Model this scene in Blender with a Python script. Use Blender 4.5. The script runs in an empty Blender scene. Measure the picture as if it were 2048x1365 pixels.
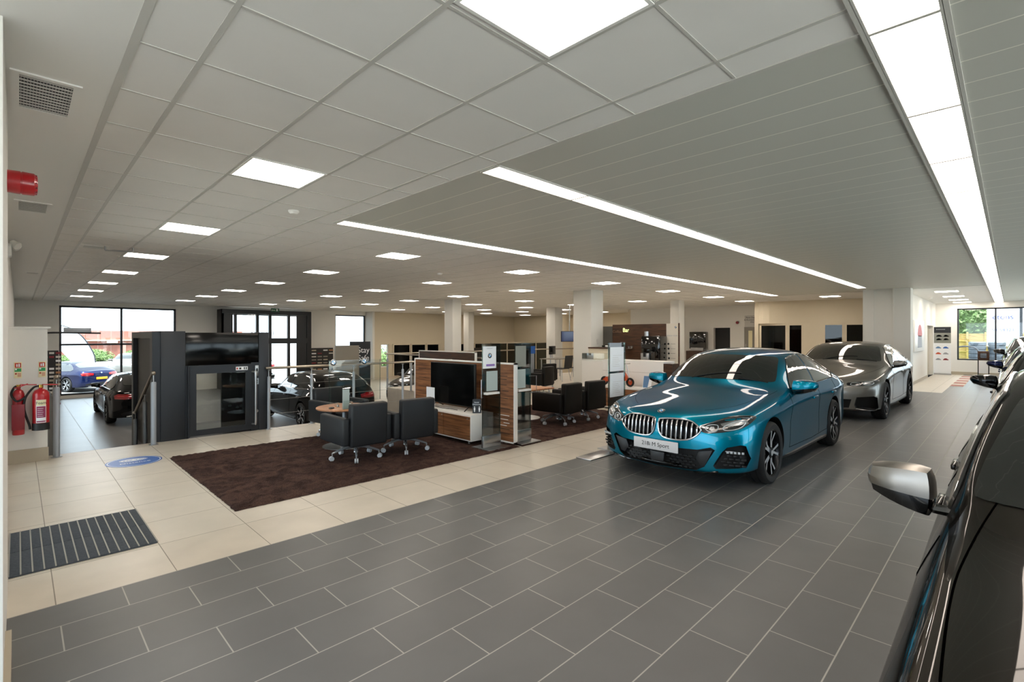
import bpy, bmesh, math, random
from mathutils import Matrix, Vector
from mathutils.bvhtree import BVHTree
random.seed(4)
S = bpy.context.scene
COL = S.collection
PI = math.pi
R = math.radians
# ------------------------------------------------------------------ camera
cam_d = bpy.data.cameras.new('camera'); cam = bpy.data.objects.new('camera', cam_d); COL.objects.link(cam)
cam_d.sensor_width = 36; cam_d.sensor_fit = 'HORIZONTAL'; cam_d.lens = 993.0/2048*36
cam_d.shift_y = -(682.5-672.0)/2048
cam_d.clip_start = .05; cam_d.clip_end = 400
cam.location = (0, 0, 1.6); cam.rotation_euler = (R(90), 0, R(45.14-90))
S.camera = cam
# ------------------------------------------------------------------ exposure and sky
S.view_settings.view_transform = 'Standard'; S.view_settings.look = 'None'
S.view_settings.gamma = 1; S.view_settings.use_curve_mapping = False
S.view_settings.exposure = .50
W = bpy.data.worlds.new('sky'); S.world = W; W.use_nodes = True
bg = W.node_tree.nodes['Background']; bg.inputs[0].default_value = (.76, .88, 1, 1); bg.inputs[1].default_value = 3.6
bounce_sun_d = bpy.data.lights.new('bounce_sun', 'SUN'); bounce_sun_d.energy = 16; bounce_sun_d.angle = R(12); bounce_sun_d.color = (1, .98, .95)  # sun added under an overcast sky; its forecourt bounce brightens the ceiling
bounce_sun = bpy.data.objects.new('bounce_sun', bounce_sun_d); COL.objects.link(bounce_sun); bounce_sun.rotation_euler = (R(12), 0, 0); bounce_sun.location = (0, 0, 30)
LAMP = 16.0       # panels
STRIP = 5.5
try:
    S.cycles.max_bounces = 8; S.cycles.diffuse_bounces = 4; S.cycles.glossy_bounces = 4
    S.cycles.transmission_bounces = 8; S.cycles.transparent_max_bounces = 12
    S.cycles.sample_clamp_indirect = 8; S.cycles.caustics_reflective = False; S.cycles.caustics_refractive = False
except Exception: pass
# ------------------------------------------------------------------ materials
def lin(c):
    if isinstance(c, str):
        c = [int(c[i:i+2], 16)/255 for i in (0, 2, 4)]
        c = [x/12.92 if x < .04045 else ((x+.055)/1.055)**2.4 for x in c]
    return (*c[:3], 1)
MATS = {}
def M(name, col='808080', rough=.5, metal=0, coat=0, emit=0, alpha=1, trans=0, ior=1.5, spec=.5, ecol=None, noise=0, nscale=20, bump=0):
    if name in MATS: return MATS[name]
    m = bpy.data.materials.new(name); m.use_nodes = True
    nt = m.node_tree; b = nt.nodes['Principled BSDF']; I = b.inputs
    I['Base Color'].default_value = lin(col); I['Roughness'].default_value = rough; I['Metallic'].default_value = metal
    I['Coat Weight'].default_value = coat; I['Coat Roughness'].default_value = .03; I['IOR'].default_value = ior
    I['Specular IOR Level'].default_value = spec; I['Alpha'].default_value = alpha; I['Transmission Weight'].default_value = trans
    if emit: I['Emission Color'].default_value = lin(ecol or col); I['Emission Strength'].default_value = emit
    if noise or bump:
        tc = nt.nodes.new('ShaderNodeTexCoord'); n = nt.nodes.new('ShaderNodeTexNoise'); n.inputs['Scale'].default_value = nscale
        n.inputs['Detail'].default_value = 4
        nt.links.new(tc.outputs['Object'], n.inputs['Vector'])
        if noise:
            mx = nt.nodes.new('ShaderNodeMix'); mx.data_type = 'RGBA'
            c = lin(col); mx.inputs[6].default_value = tuple(x*(1-noise) for x in c[:3])+(1,); mx.inputs[7].default_value = tuple(min(1, x*(1+noise)) for x in c[:3])+(1,)
            nt.links.new(n.outputs['Fac'], mx.inputs[0]); nt.links.new(mx.outputs[2], I['Base Color'])
        if bump:
            bp = nt.nodes.new('ShaderNodeBump'); bp.inputs['Strength'].default_value = bump; bp.inputs['Distance'].default_value = .01
            nt.links.new(n.outputs['Fac'], bp.inputs['Height']); nt.links.new(bp.outputs[0], I['Normal'])
    MATS[name] = m
    return m
def tile_mat(name, c1, c2, grout, w, h, off, ox, oy, mort, rough, bump=.15, nz=.06):
    m = bpy.data.materials.new(name); m.use_nodes = True; MATS[name] = m
    nt = m.node_tree; N = nt.nodes; Lk = nt.links; b = N['Principled BSDF']
    g = N.new('ShaderNodeNewGeometry'); mp = N.new('ShaderNodeVectorMath'); mp.operation = 'ADD'; mp.inputs[1].default_value = (ox, oy, 0)
    Lk.new(g.outputs['Position'], mp.inputs[0])
    br = N.new('ShaderNodeTexBrick'); br.inputs['Scale'].default_value = 1; br.inputs['Brick Width'].default_value = w; br.inputs['Row Height'].default_value = h
    br.offset = off; br.inputs['Mortar Size'].default_value = mort; br.inputs['Mortar Smooth'].default_value = .1; br.inputs['Bias'].default_value = 0
    br.inputs['Color1'].default_value = lin(c1); br.inputs['Color2'].default_value = lin(c2); br.inputs['Mortar'].default_value = lin(grout)
    Lk.new(mp.outputs[0], br.inputs['Vector'])
    n = N.new('ShaderNodeTexNoise'); n.inputs['Scale'].default_value = 3; n.inputs['Detail'].default_value = 8; Lk.new(g.outputs['Position'], n.inputs['Vector'])
    mx = N.new('ShaderNodeMix'); mx.data_type = 'RGBA'; mx.blend_type = 'MULTIPLY'; mx.inputs[0].default_value = 1
    cr = N.new('ShaderNodeMapRange'); cr.inputs[1].default_value = .3; cr.inputs[2].default_value = .7; cr.inputs[3].default_value = 1-nz; cr.inputs[4].default_value = 1+nz
    Lk.new(n.outputs['Fac'], cr.inputs[0]); Lk.new(br.outputs['Color'], mx.inputs[6]); Lk.new(cr.outputs[0], mx.inputs[7]); Lk.new(mx.outputs[2], b.inputs['Base Color'])
    rr = N.new('ShaderNodeMapRange'); rr.inputs[3].default_value = rough; rr.inputs[4].default_value = .8; Lk.new(br.outputs['Fac'], rr.inputs[0]); Lk.new(rr.outputs[0], b.inputs['Roughness'])
    bp = N.new('ShaderNodeBump'); bp.inputs['Strength'].default_value = bump; bp.inputs['Distance'].default_value = .003; bp.invert = True
    Lk.new(br.outputs['Fac'], bp.inputs['Height']); Lk.new(bp.outputs[0], b.inputs['Normal'])
    return m
tile_mat('grey floor tile', '626363', '5e5f5f', 'aaa8a2', .605, .3075, .5, .14, .0, .0035, .38)
MATS['grey floor tile'].node_tree.nodes['Vector Math'].inputs[1].default_value = (-.47+.605*40, -4.0+.3075*40, 0)
tile_mat('beige floor tile', 'cfc7b9', 'ccc3b4', '8f887c', .607, .6, 0, -.16+.607*40, -4.0+.6*40, .003, .33)
tile_mat('lower floor tile', '6e6e6d', '6a6a69', 'a5a39c', .605, .605, 0, 20, 20, .004, .3)
def plank_mat():
    m = bpy.data.materials.new('metal ceiling plank'); m.use_nodes = True; MATS[m.name] = m
    nt = m.node_tree; N = nt.nodes; Lk = nt.links; b = N['Principled BSDF']
    g = N.new('ShaderNodeNewGeometry'); sp = N.new('ShaderNodeSeparateXYZ'); Lk.new(g.outputs['Position'], sp.inputs[0])
    def math_(op, a, v=None):
        q = N.new('ShaderNodeMath'); q.operation = op
        if isinstance(a, (int, float)): q.inputs[0].default_value = a
        else: Lk.new(a, q.inputs[0])
        if v is not None:
            if isinstance(v, (int, float)): q.inputs[1].default_value = v
            else: Lk.new(v, q.inputs[1])
        return q.outputs[0]
    t = math_('FRACT', math_('DIVIDE', math_('ADD', sp.outputs[0], 30-2.69), .3))
    edge = math_('LESS_THAN', t, .032)
    lip = math_('GREATER_THAN', t, .93)
    mx = N.new('ShaderNodeMix'); mx.data_type = 'RGBA'; mx.inputs[6].default_value = lin('c8c7be'); mx.inputs[7].default_value = lin('f4f1e6')
    Lk.new(edge, mx.inputs[0]); Lk.new(mx.outputs[2], b.inputs['Base Color'])
    b.inputs['Roughness'].default_value = .42; b.inputs['Metallic'].default_value = .0
    h = math_('MULTIPLY', math_('SUBTRACT', 1, lip), 1); bp = N.new('ShaderNodeBump'); bp.inputs['Strength'].default_value = .5; bp.inputs['Distance'].default_value = .004
    Lk.new(h, bp.inputs['Height']); Lk.new(bp.outputs[0], b.inputs['Normal'])
plank_mat()
def wood_mat(name, c1, c2, rough=.4, axis=1, sc=1.0):
    m = bpy.data.materials.new(name); m.use_nodes = True; MATS[name] = m
    nt = m.node_tree; N = nt.nodes; Lk = nt.links; b = N['Principled BSDF']
    tc = N.new('ShaderNodeTexCoord'); mp = N.new('ShaderNodeMapping'); s = [14*sc, 14*sc, 14*sc]; s[axis] = .9*sc; mp.inputs['Scale'].default_value = s
    Lk.new(tc.outputs['Object'], mp.inputs['Vector'])
    n = N.new('ShaderNodeTexNoise'); n.inputs['Scale'].default_value = 2.2; n.inputs['Detail'].default_value = 6; n.inputs['Distortion'].default_value = .6
    Lk.new(mp.outputs[0], n.inputs['Vector'])
    cr = N.new('ShaderNodeValToRGB'); cr.color_ramp.elements[0].position = .35; cr.color_ramp.elements[1].position = .68
    cr.color_ramp.elements[0].color = lin(c1); cr.color_ramp.elements[1].color = lin(c2)
    Lk.new(n.outputs['Fac'], cr.inputs[0]); Lk.new(cr.outputs[0], b.inputs['Base Color']); b.inputs['Roughness'].default_value = rough
wood_mat('walnut', '5c3820', '9c6a44'); wood_mat('dark walnut', '2c1a10', '54351f'); wood_mat('light cherry', 'a06a44', 'c08a60'); wood_mat('bar walnut', '3a2416', '5f3e28')
wood_mat('fence wood', '8a6b3c', 'c0a062', .8)
def fabric_rug():
    m = bpy.data.materials.new('brown shag'); m.use_nodes = True; MATS[m.name] = m
    nt = m.node_tree; N = nt.nodes; Lk = nt.links; b = N['Principled BSDF']
    g = N.new('ShaderNodeNewGeometry')
    a = N.new('ShaderNodeTexNoise'); a.inputs['Scale'].default_value = 5; a.inputs['Detail'].default_value = 3; a.inputs['Distortion'].default_value = 1.2
    f = N.new('ShaderNodeTexNoise'); f.inputs['Scale'].default_value = 90; f.inputs['Detail'].default_value = 5
    for q in (a, f): Lk.new(g.outputs['Position'], q.inputs['Vector'])
    ad = N.new('ShaderNodeMath'); ad.operation = 'ADD'; Lk.new(a.outputs['Fac'], ad.inputs[0]); Lk.new(f.outputs['Fac'], ad.inputs[1])
    cr = N.new('ShaderNodeValToRGB'); cr.color_ramp.elements[0].position = .38; cr.color_ramp.elements[1].position = .72
    ml = N.new('ShaderNodeMath'); ml.operation = 'MULTIPLY'; ml.inputs[1].default_value = .5; Lk.new(ad.outputs[0], ml.inputs[0])
    cr.color_ramp.elements[0].color = lin('2f2220'); cr.color_ramp.elements[1].color = lin('6a5148')
    Lk.new(ml.outputs[0], cr.inputs[0]); Lk.new(cr.outputs[0], b.inputs['Base Color']); b.inputs['Roughness'].default_value = 1; b.inputs['Specular IOR Level'].default_value = .1
    bp = N.new('ShaderNodeBump'); bp.inputs['Distance'].default_value = .03; bp.inputs['Strength'].default_value = .9; Lk.new(f.outputs['Fac'], bp.inputs['Height']); Lk.new(bp.outputs[0], b.inputs['Normal'])
fabric_rug()
tile_mat('outside brick', '8c594c', '946355', 'a08478', 1.2, .35, .5, 0, 0, .02, .9)
M('white wall', 'e8e5de', .85); M('cream wall', 'd8ccb4', .85); M('white paint', 'efede8', .6); M('ceiling tile', 'ebe8e3', .9, noise=.03, nscale=3)
M('grid', 'cbc8c1', .5); M('fine grid', 'cbc8c1', .7); M('column paint', 'd9d7d0', .7); M('skirting', 'b3a894', .5); M('dark frame', '22242a', .45)
M('anthracite', '26292e', .42, .2); M('black gloss', '050505', .08, coat=1); M('black', '050505', .5); M('gap', '020202', 1, spec=0); M('black plastic', '131313', .5)
M('rubber', '141414', .75); M('chrome', 'c9cbce', .17, 1); M('polished alloy', 'c6c8cb', .22, .7); M('satin steel', 'b8b8b8', .3, 1); M('brushed rail', 'a59a8b', .3, 1)
M('post grey', '9ea4ab', .45, .3); M('leather', '1b1d20', .5, spec=.35, bump=.05, nscale=200); M('dark leather', '100e0b', .5, spec=.22, bump=.05, nscale=200)
M('white lacquer', 'e9e7e2', .3); M('black glass', '060707', .12, spec=.35)
M('lamp', 'ffffff', emit=LAMP, ecol=(1, .90, .79)); M('strip lamp', 'ffffff', emit=STRIP, ecol=(1, .86, .74))
M('paper', 'eef0f2', .6); M('red', 'b5121c', .35, coat=.5); M('dark red', '7d1620', .4)
M('sign green', '2f9c5c', .5); M('sign red', 'c0402c', .5); M('sign yellow', 'f0e6bc', .5); M('brass', 'c79a4a', .25, 1); M('black text', '1a1a1a', .6)
M('sticker blue', '1f5fb0', .35); M('plate yellow', 'e0a020', .4); M('leaf', '56703a', .7, noise=.4, nscale=8); M('bark', '5a4634', .9)
M('tarmac', 'c4c2bd', .9); M('far tarmac', '605f5d', .9); M('flag cloth', 'b9bcc2', .8); M('castor grey', 'b9bdc2', .3); M('grass', '62803e', .95, noise=.3); M('emblem blue', '2a8fd0', .2, coat=1); M('emblem white', 'f2f2f2', .2, coat=1)  # plain tarmac is kept pale to bounce light; far tarmac is darker
def glass(name, tint=(.93, .98, .96), a=.12, refl=.9):
    m = bpy.data.materials.new(name); m.use_nodes = True; MATS[name] = m
    nt = m.node_tree; N = nt.nodes; Lk = nt.links
    for q in list(N):
        if q.type == 'BSDF_PRINCIPLED': N.remove(q)
    tr = N.new('ShaderNodeBsdfTransparent'); tr.inputs[0].default_value = (*tint, 1); gl = N.new('ShaderNodeBsdfGlossy'); gl.inputs['Roughness'].default_value = .02
    fr = N.new('ShaderNodeFresnel'); fr.inputs[0].default_value = 1.5; mx = N.new('ShaderNodeMixShader')
    ml = N.new('ShaderNodeMath'); ml.operation = 'MULTIPLY'; ml.inputs[1].default_value = refl; Lk.new(fr.outputs[0], ml.inputs[0]); Lk.new(ml.outputs[0], mx.inputs[0])
    Lk.new(tr.outputs[0], mx.inputs[1]); Lk.new(gl.outputs[0], mx.inputs[2]); Lk.new(mx.outputs[0], [q for q in N if q.type == 'OUTPUT_MATERIAL'][0].inputs[0])
    return m
glass('clear glass', (.95, .98, .97)); glass('edge glass', (.80, .90, .87), refl=.7); glass('tint glass', (.42, .47, .45)); glass('lamp glass', (.85, .87, .9))
# ------------------------------------------------------------------ mesh helpers
class MB:
    def __init__(s, T=None): s.bm = bmesh.new(); s.T = T or Matrix()
    def _fin(s, n0f, m, smooth=False):
        s.bm.faces.ensure_lookup_table()
        for f in s.bm.faces[n0f:]: f.material_index = m; f.smooth = smooth
        return s
    def box(s, x0, x1, y0, y1, z0, z1, m=0, bev=0, seg=2, T=None):
        nf = len(s.bm.faces)
        b = bmesh.new(); bmesh.ops.create_cube(b, size=1, matrix=Matrix.Translation(((x0+x1)/2, (y0+y1)/2, (z0+z1)/2)) @ Matrix.Diagonal((max(abs(x1-x0), 1e-5), max(abs(y1-y0), 1e-5), max(abs(z1-z0), 1e-5), 1)))
        if bev: bmesh.ops.bevel(b, geom=b.edges[:], offset=bev, segments=seg, affect='EDGES', profile=.5)
        s._merge(b, T); return s._fin(nf, m, bool(bev))
    def _merge(s, b, T=None):
        TT = s.T @ T if T is not None else s.T
        b.transform(TT); me = bpy.data.meshes.new('t'); b.to_mesh(me); b.free(); s.bm.from_mesh(me); bpy.data.meshes.remove(me)
    def cyl(s, p0, p1, r0, r1=None, n=12, m=0, caps=True, smooth=True):
        nf = len(s.bm.faces); p0 = Vector(p0); p1 = Vector(p1); r1 = r0 if r1 is None else r1
        d = (p1-p0); q = d.to_track_quat('Z', 'Y').to_matrix().to_4x4()
        b = bmesh.new(); bmesh.ops.create_cone(b, cap_ends=caps, segments=n, radius1=max(r0, 1e-5), radius2=max(r1, 1e-5), depth=d.length, matrix=Matrix.Translation((p0+p1)/2) @ q)
        s._merge(b); s._fin(nf, m, smooth); return s
    def tube(s, pts, r, n=8, m=0, closed=False):
        nf = len(s.bm.faces); pts = [Vector(p) for p in pts]; N = len(pts); rings = []
        b = s.bm
        up0 = None
        for i, p in enumerate(pts):
            a = pts[(i-1) % N] if (closed or i > 0) else p; c = pts[(i+1) % N] if (closed or i < N-1) else p
            t = (c-a).normalized() if (c-a).length > 1e-9 else Vector((0, 0, 1))
            if up0 is None: up0 = t.orthogonal().normalized()
            u = (up0 - t*up0.dot(t)); u = u.normalized() if u.length > 1e-6 else t.orthogonal().normalized(); up0 = u; v = t.cross(u)
            rr = r[i] if isinstance(r, (list, tuple)) else r
            rings.append([b.verts.new(s.T @ (p + (u*math.cos(2*PI*k/n) + v*math.sin(2*PI*k/n))*rr)) for k in range(n)])
        for i in range(N if closed else N-1):
            A, B = rings[i], rings[(i+1) % N]
            off = 0
            if closed and i == N-1:
                off = min(range(n), key=lambda o: (A[0].co-B[o].co).length)
            for k in range(n): b.faces.new((A[k], A[(k+1) % n], B[(k+1+off) % n], B[(k+off) % n]))
        if not closed: b.faces.new(rings[0][::-1]); b.faces.new(rings[-1])
        return s._fin(nf, m, True)
    def lathe(s, prof, n=24, m=0, T=None, smooth=True, close=False):
        nf = len(s.bm.faces); TT = s.T @ T if T is not None else s.T; rings = []
        for (r, z) in prof:
            if r < 1e-6: rings.append([s.bm.verts.new(TT @ Vector((0, 0, z)))])
            else: rings.append([s.bm.verts.new(TT @ Vector((r*math.cos(2*PI*k/n), r*math.sin(2*PI*k/n), z))) for k in range(n)])
        L = list(zip(rings, rings[1:]))
        if close: L.append((rings[-1], rings[0]))
        for A, B in L:
            for k in range(n):
                a = [A[k % len(A)], A[(k+1) % n % len(A)], B[(k+1) % n % len(B)], B[k % len(B)]]; f = []
                for v in a:
                    if v not in f: f.append(v)
                if len(f) > 2: s.bm.faces.new(f)
        return s._fin(nf, m, smooth)
    def prism(s, poly, z0, z1, m=0, T=None, smooth=False, bev=0):
        nf = len(s.bm.faces)
        b = bmesh.new(); vs = [b.verts.new((x, y, z0)) for x, y in poly]; f = b.faces.new(vs)
        if abs(z1-z0) > 1e-7:
            e = bmesh.ops.extrude_face_region(b, geom=[f]); bmesh.ops.translate(b, vec=(0, 0, z1-z0), verts=[v for v in e['geom'] if isinstance(v, bmesh.types.BMVert)])
        bmesh.ops.recalc_face_normals(b, faces=b.faces[:])
        if bev: bmesh.ops.bevel(b, geom=b.edges[:], offset=bev, segments=2, affect='EDGES', profile=.5)
        s._merge(b, T); return s._fin(nf, m, smooth)
    def ring(s, x0, x1, y0, y1, z0, z1, w, m=0):
        s.box(x0, x1, y0, y0+w, z0, z1, m); s.box(x0, x1, y1-w, y1, z0, z1, m); s.box(x0, x0+w, y0+w, y1-w, z0, z1, m); return s.box(x1-w, x1, y0+w, y1-w, z0, z1, m)
    def quad(s, pts, m=0):
        nf = len(s.bm.faces); s.bm.faces.new([s.bm.verts.new(s.T @ Vector(p)) for p in pts]); return s._fin(nf, m)
    def ico(s, c, r, sub=2, m=0, sc=(1, 1, 1)):
        nf = len(s.bm.faces); b = bmesh.new(); bmesh.ops.create_icosphere(b, subdivisions=sub, radius=r, matrix=Matrix.Translation(c) @ Matrix.Diagonal((*sc, 1)))
        s._merge(b); return s._fin(nf, m, True)
    def build(s, name, mats, parent=None, sharp=35, loc=None, rot=None, kind=None):
        me = bpy.data.meshes.new(name); s.bm.normal_update(); s.bm.to_mesh(me); s.bm.free()
        if not isinstance(mats, (list, tuple)): mats = [mats]
        for q in mats: me.materials.append(MATS[q] if isinstance(q, str) else q)
        try: me.set_sharp_from_angle(angle=R(sharp))
        except Exception: pass
        return link(name, me, parent, loc, rot, kind)
def link(name, me, parent=None, loc=None, rot=None, kind=None):
    o = bpy.data.objects.new(name, me); COL.objects.link(o)
    if parent: o.parent = parent
    if loc: o.location = loc
    if rot: o.rotation_euler = rot
    if kind: o['kind'] = kind
    return o
def tag(o, label, cat, group=None):
    o['label'] = label; o['category'] = cat
    if group: o['group'] = group
    return o
def thing(name, label, cat, loc=(0, 0, 0), rz=0, group=None):
    o = bpy.data.objects.new(name, None); COL.objects.link(o); o.location = loc; o.rotation_euler = (0, 0, rz); o.empty_display_size = .1
    return tag(o, label, cat, group)
KIDS = {}
def kids(o): return [c for c in bpy.data.objects if c.parent == o]
def dup(root, loc, rz, label, group=None):
    r = root.copy(); COL.objects.link(r); r.location = loc; r.rotation_euler = (0, 0, rz); r['label'] = label
    if group: r['group'] = group
    for ch in kids(root):
        c = ch.copy(); COL.objects.link(c); c.parent = r
        for g in kids(ch):
            d = g.copy(); COL.objects.link(d); d.parent = c
    return r
def text(name, s, size, mat, parent, loc, rot, ext=.001, align='CENTER', sx=1):
    cu = bpy.data.curves.new('t', 'FONT'); cu.body = s; cu.size = size; cu.align_x = align; cu.align_y = 'CENTER'; cu.extrude = ext; cu.space_line = 1.0
    o = bpy.data.objects.new('t', cu); me = bpy.data.meshes.new_from_object(o); bpy.data.objects.remove(o)
    me.name = name; me.materials.clear(); me.materials.append(MATS[mat])
    r = link(name, me, parent, loc, rot); r.scale = (sx, 1, 1); return r
def struct(name, mb, mats, **k): return mb.build(name, mats, kind='structure', **k)
def cr(pts, n=5, closed=True):
    """smooth outline through the points"""
    out = []; N = len(pts); dim = len(pts[0])
    rng = range(N) if closed else range(N-1)
    for i in rng:
        g = (lambda k: pts[k % N]) if closed else (lambda k: pts[max(0, min(N-1, k))])
        p0, p1, p2, p3 = g(i-1), g(i), g(i+1), g(i+2)
        for j in range(n):
            t = j/n
            out.append(tuple(.5*((2*p1[d]) + (-p0[d]+p2[d])*t + (2*p0[d]-5*p1[d]+4*p2[d]-p3[d])*t*t + (-p0[d]+3*p1[d]-3*p2[d]+p3[d])*t**3) for d in range(dim)))
    if not closed: out.append(tuple(pts[-1]))
    return out
def dens(pts, step=.05, closed=True):
    out = []; N = len(pts)
    for i in range(N if closed else N-1):
        a, b = Vector(pts[i]), Vector(pts[(i+1) % N]); k = max(1, int((b-a).length/step))
        for j in range(k): out.append(tuple(a.lerp(b, j/k)))
    if not closed: out.append(tuple(pts[-1]))
    return out
ROT_X = Matrix.Rotation(R(90), 4, 'Y')      # local z -> world x
def facing(n, up=(0, 0, 1)):
    z = Vector(n).normalized(); x = Vector(up).cross(z).normalized(); y = z.cross(x)
    return Matrix((x, y, z)).transposed().to_euler()
def roundel(parent, loc, rot, r, name='badge'):
    b = MB(); b.lathe([(0, .0), (r, .0), (r, .004), (r*.93, .006), (r*.9, .004)], 28, 0)
    b.lathe([(r*.9, .0045), (r*.62, .005)], 28, 1); b.lathe([(r*.62, .0052), (r*.57, .0052)], 28, 0)
    for q in range(4):
        pl = [(0, 0)]+[(r*.57*math.cos(PI/2*q+PI/2*k/6), r*.57*math.sin(PI/2*q+PI/2*k/6)) for k in range(7)]
        b.prism(pl, .003, .0055, 2 if q % 2 else 3)
    for k, ch in enumerate('BMW'):
        a = R(90+42*(1-k)); cu = bpy.data.curves.new('t', 'FONT'); cu.body = ch; cu.size = r*.36; cu.align_x = 'CENTER'; cu.align_y = 'CENTER'; cu.extrude = .0004
        o = bpy.data.objects.new('t', cu); me = bpy.data.meshes.new_from_object(o); bpy.data.objects.remove(o)
        me.transform(Matrix.Translation((math.cos(a)*r*.755, math.sin(a)*r*.755, .0056)) @ Matrix.Rotation(a-PI/2, 4, 'Z')); nf = len(b.bm.faces); b.bm.from_mesh(me); b._fin(nf, 3)
    return b.build(name, ['chrome', 'black gloss', 'emblem blue', 'emblem white'], parent, loc=loc, rot=rot)
# ------------------------------------------------------------------ cars (local frame: nose at x=0, tail at x=L, +y and -y sides, z up)
def car_net(rear):
    n = []
    def st(*r): n.append([tuple(p) for p in r])
    z0 = [.17, .18, .22, .34, .50, .62, .70, .745, .765, .785, .80]
    st(*[(x, 0, z) for x, z in zip([.10, .04, .01, 0, .0, .005, .02, .05, .09, .14, .20], z0)])
    st((.12, 0, .17), (.06, .32, .18), (.02, .32, .22), (.01, .32, .34), (.005, .32, .50), (.02, .32, .62), (.045, .32, .70), (.075, .31, .745), (.13, .26, .775), (.22, .16, .80), (.34, 0, .825))
    st((.2, 0, .17), (.14, .60, .18), (.10, .61, .22), (.085, .62, .34), (.085, .62, .50), (.11, .61, .63), (.15, .60, .72), (.20, .565, .77), (.29, .47, .80), (.40, .28, .83), (.52, 0, .85))
    st((.3, 0, .17), (.28, .77, .18), (.25, .82, .22), (.235, .84, .34), (.235, .845, .50), (.27, .83, .66), (.34, .78, .765), (.42, .70, .80), (.50, .55, .83), (.6, .3, .86), (.7, 0, .875))
    st((.5, 0, .17), (.5, .80, .18), (.5, .88, .22), (.48, .905, .36), (.48, .91, .54), (.5, .895, .70), (.55, .835, .805), (.64, .74, .845), (.72, .58, .865), (.8, .3, .885), (.88, 0, .90))
    st((.9, 0, .17), (.9, .78, .18), (.9, .87, .24), (.9, .91, .36), (.9, .92, .56), (.9, .905, .74), (.9, .845, .845), (.9, .74, .885), (.95, .58, .905), (1.0, .3, .925), (1.05, 0, .935))
    st((1.25, 0, .17), (1.25, .78, .18), (1.25, .865, .22), (1.25, .90, .36), (1.25, .905, .58), (1.25, .90, .76), (1.27, .84, .88), (1.25, .755, .915), (1.24, .62, .94), (1.2, .32, .958), (1.18, 0, .965))
    st((1.6, 0, .17), (1.6, .78, .18), (1.6, .87, .20), (1.6, .895, .34), (1.6, .885, .58), (1.6, .90, .78), (1.6, .845, .905), (1.60, .785, .94), (1.56, .71, .965), (1.42, .38, .985), (1.34, 0, .995))
    st((1.9, 0, .17), (1.9, .78, .18), (1.9, .875, .20), (1.9, .89, .34), (1.9, .88, .58), (1.9, .90, .80), (1.9, .84, .925), (1.9, .765, 1.05), (1.86, .68, 1.165), (1.70, .37, 1.20), (1.65, 0, 1.21))
    st((2.25, 0, .17), (2.25, .78, .18), (2.25, .875, .20), (2.25, .89, .34), (2.25, .88, .60), (2.25, .90, .81), (2.25, .835, .94), (2.25, .745, 1.16), (2.2, .60, 1.345), (2.05, .35, 1.385), (2.0, 0, 1.395))
    xs = [2.65, 3.1, 3.5, 3.95, 4.28]
    side = [(.78, .18), (.875, .20), (.89, .34), (.88, .60), (.90, .82)]
    top = dict(
        coupe=[[(.83, .955), (.735, 1.185), (.59, 1.378), (.34, 1.428), 1.44], [(.83, .965), (.74, 1.18), (.58, 1.362), (.33, 1.413), 1.427], [(.83, .975), (.75, 1.13), (.58, 1.275), (.33, 1.33), 1.348], [(.82, .985), (.755, 1.06), (.61, 1.135), (.34, 1.18), 1.195], [(.80, .975), (.73, 1.0), (.60, 1.02), (.34, 1.035), 1.04]],
        saloon=[[(.83, .955), (.735, 1.18), (.585, 1.37), (.34, 1.42), 1.432], [(.83, .965), (.735, 1.175), (.58, 1.365), (.33, 1.41), 1.425], [(.83, .97), (.75, 1.13), (.575, 1.30), (.33, 1.35), 1.365], [(.82, .98), (.755, 1.02), (.63, 1.08), (.36, 1.11), 1.12], [(.80, .97), (.735, 1.0), (.62, 1.015), (.34, 1.025), 1.03]],
        hatch=[[(.83, .96), (.745, 1.19), (.60, 1.38), (.36, 1.43), 1.442], [(.83, .965), (.745, 1.20), (.61, 1.385), (.36, 1.43), 1.445], [(.83, .97), (.745, 1.20), (.61, 1.375), (.36, 1.42), 1.435], [(.82, .98), (.755, 1.18), (.62, 1.33), (.36, 1.38), 1.395], [(.80, .98), (.75, 1.07), (.66, 1.17), (.38, 1.22), 1.235]])[rear]
    for i, x in enumerate(xs):
        w = [1, 1, 1.01, 1.005, .965][i]; t = top[i]; dz = .02 if i > 2 else 0
        st((x, 0, .18), *[(x, y*w, z+dz) for y, z in side], *[(x, y, z) for y, z in t[:4]], (x, 0, t[4]))
    tl = 4.45; e = [.22, .23, .28, .40, .58, .76, .90, .95, .975, .99, .995] if rear != 'hatch' else [.22, .23, .28, .40, .58, .78, .92, .96, 1.0, 1.03, 1.04]
    xr = [4.38, 4.45, 4.50, 4.52, 4.51, 4.52, 4.50, 4.47, 4.46, 4.45, 4.44]
    st((4.3, 0, .2), *[(xr[i]-.09, [.0, .74, .80, .845, .84, .82, .76, .70, .58, .33][i], e[i]) for i in range(1, 10)], (4.36, 0, e[10]+.01))
    st((4.36, 0, .2), *[(xr[i]-.02, [.0, .56, .60, .62, .62, .60, .56, .52, .44, .26][i], e[i]) for i in range(1, 10)], (4.41, 0, e[10]))
    st((4.40, 0, .2), *[(xr[i], [.0, .28, .3, .3, .3, .3, .29, .27, .22, .13][i], e[i]) for i in range(1, 10)], (4.43, 0, e[10]))
    st(*[(xr[i]+.005, 0, e[i]) for i in range(11)])
    return n
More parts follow.
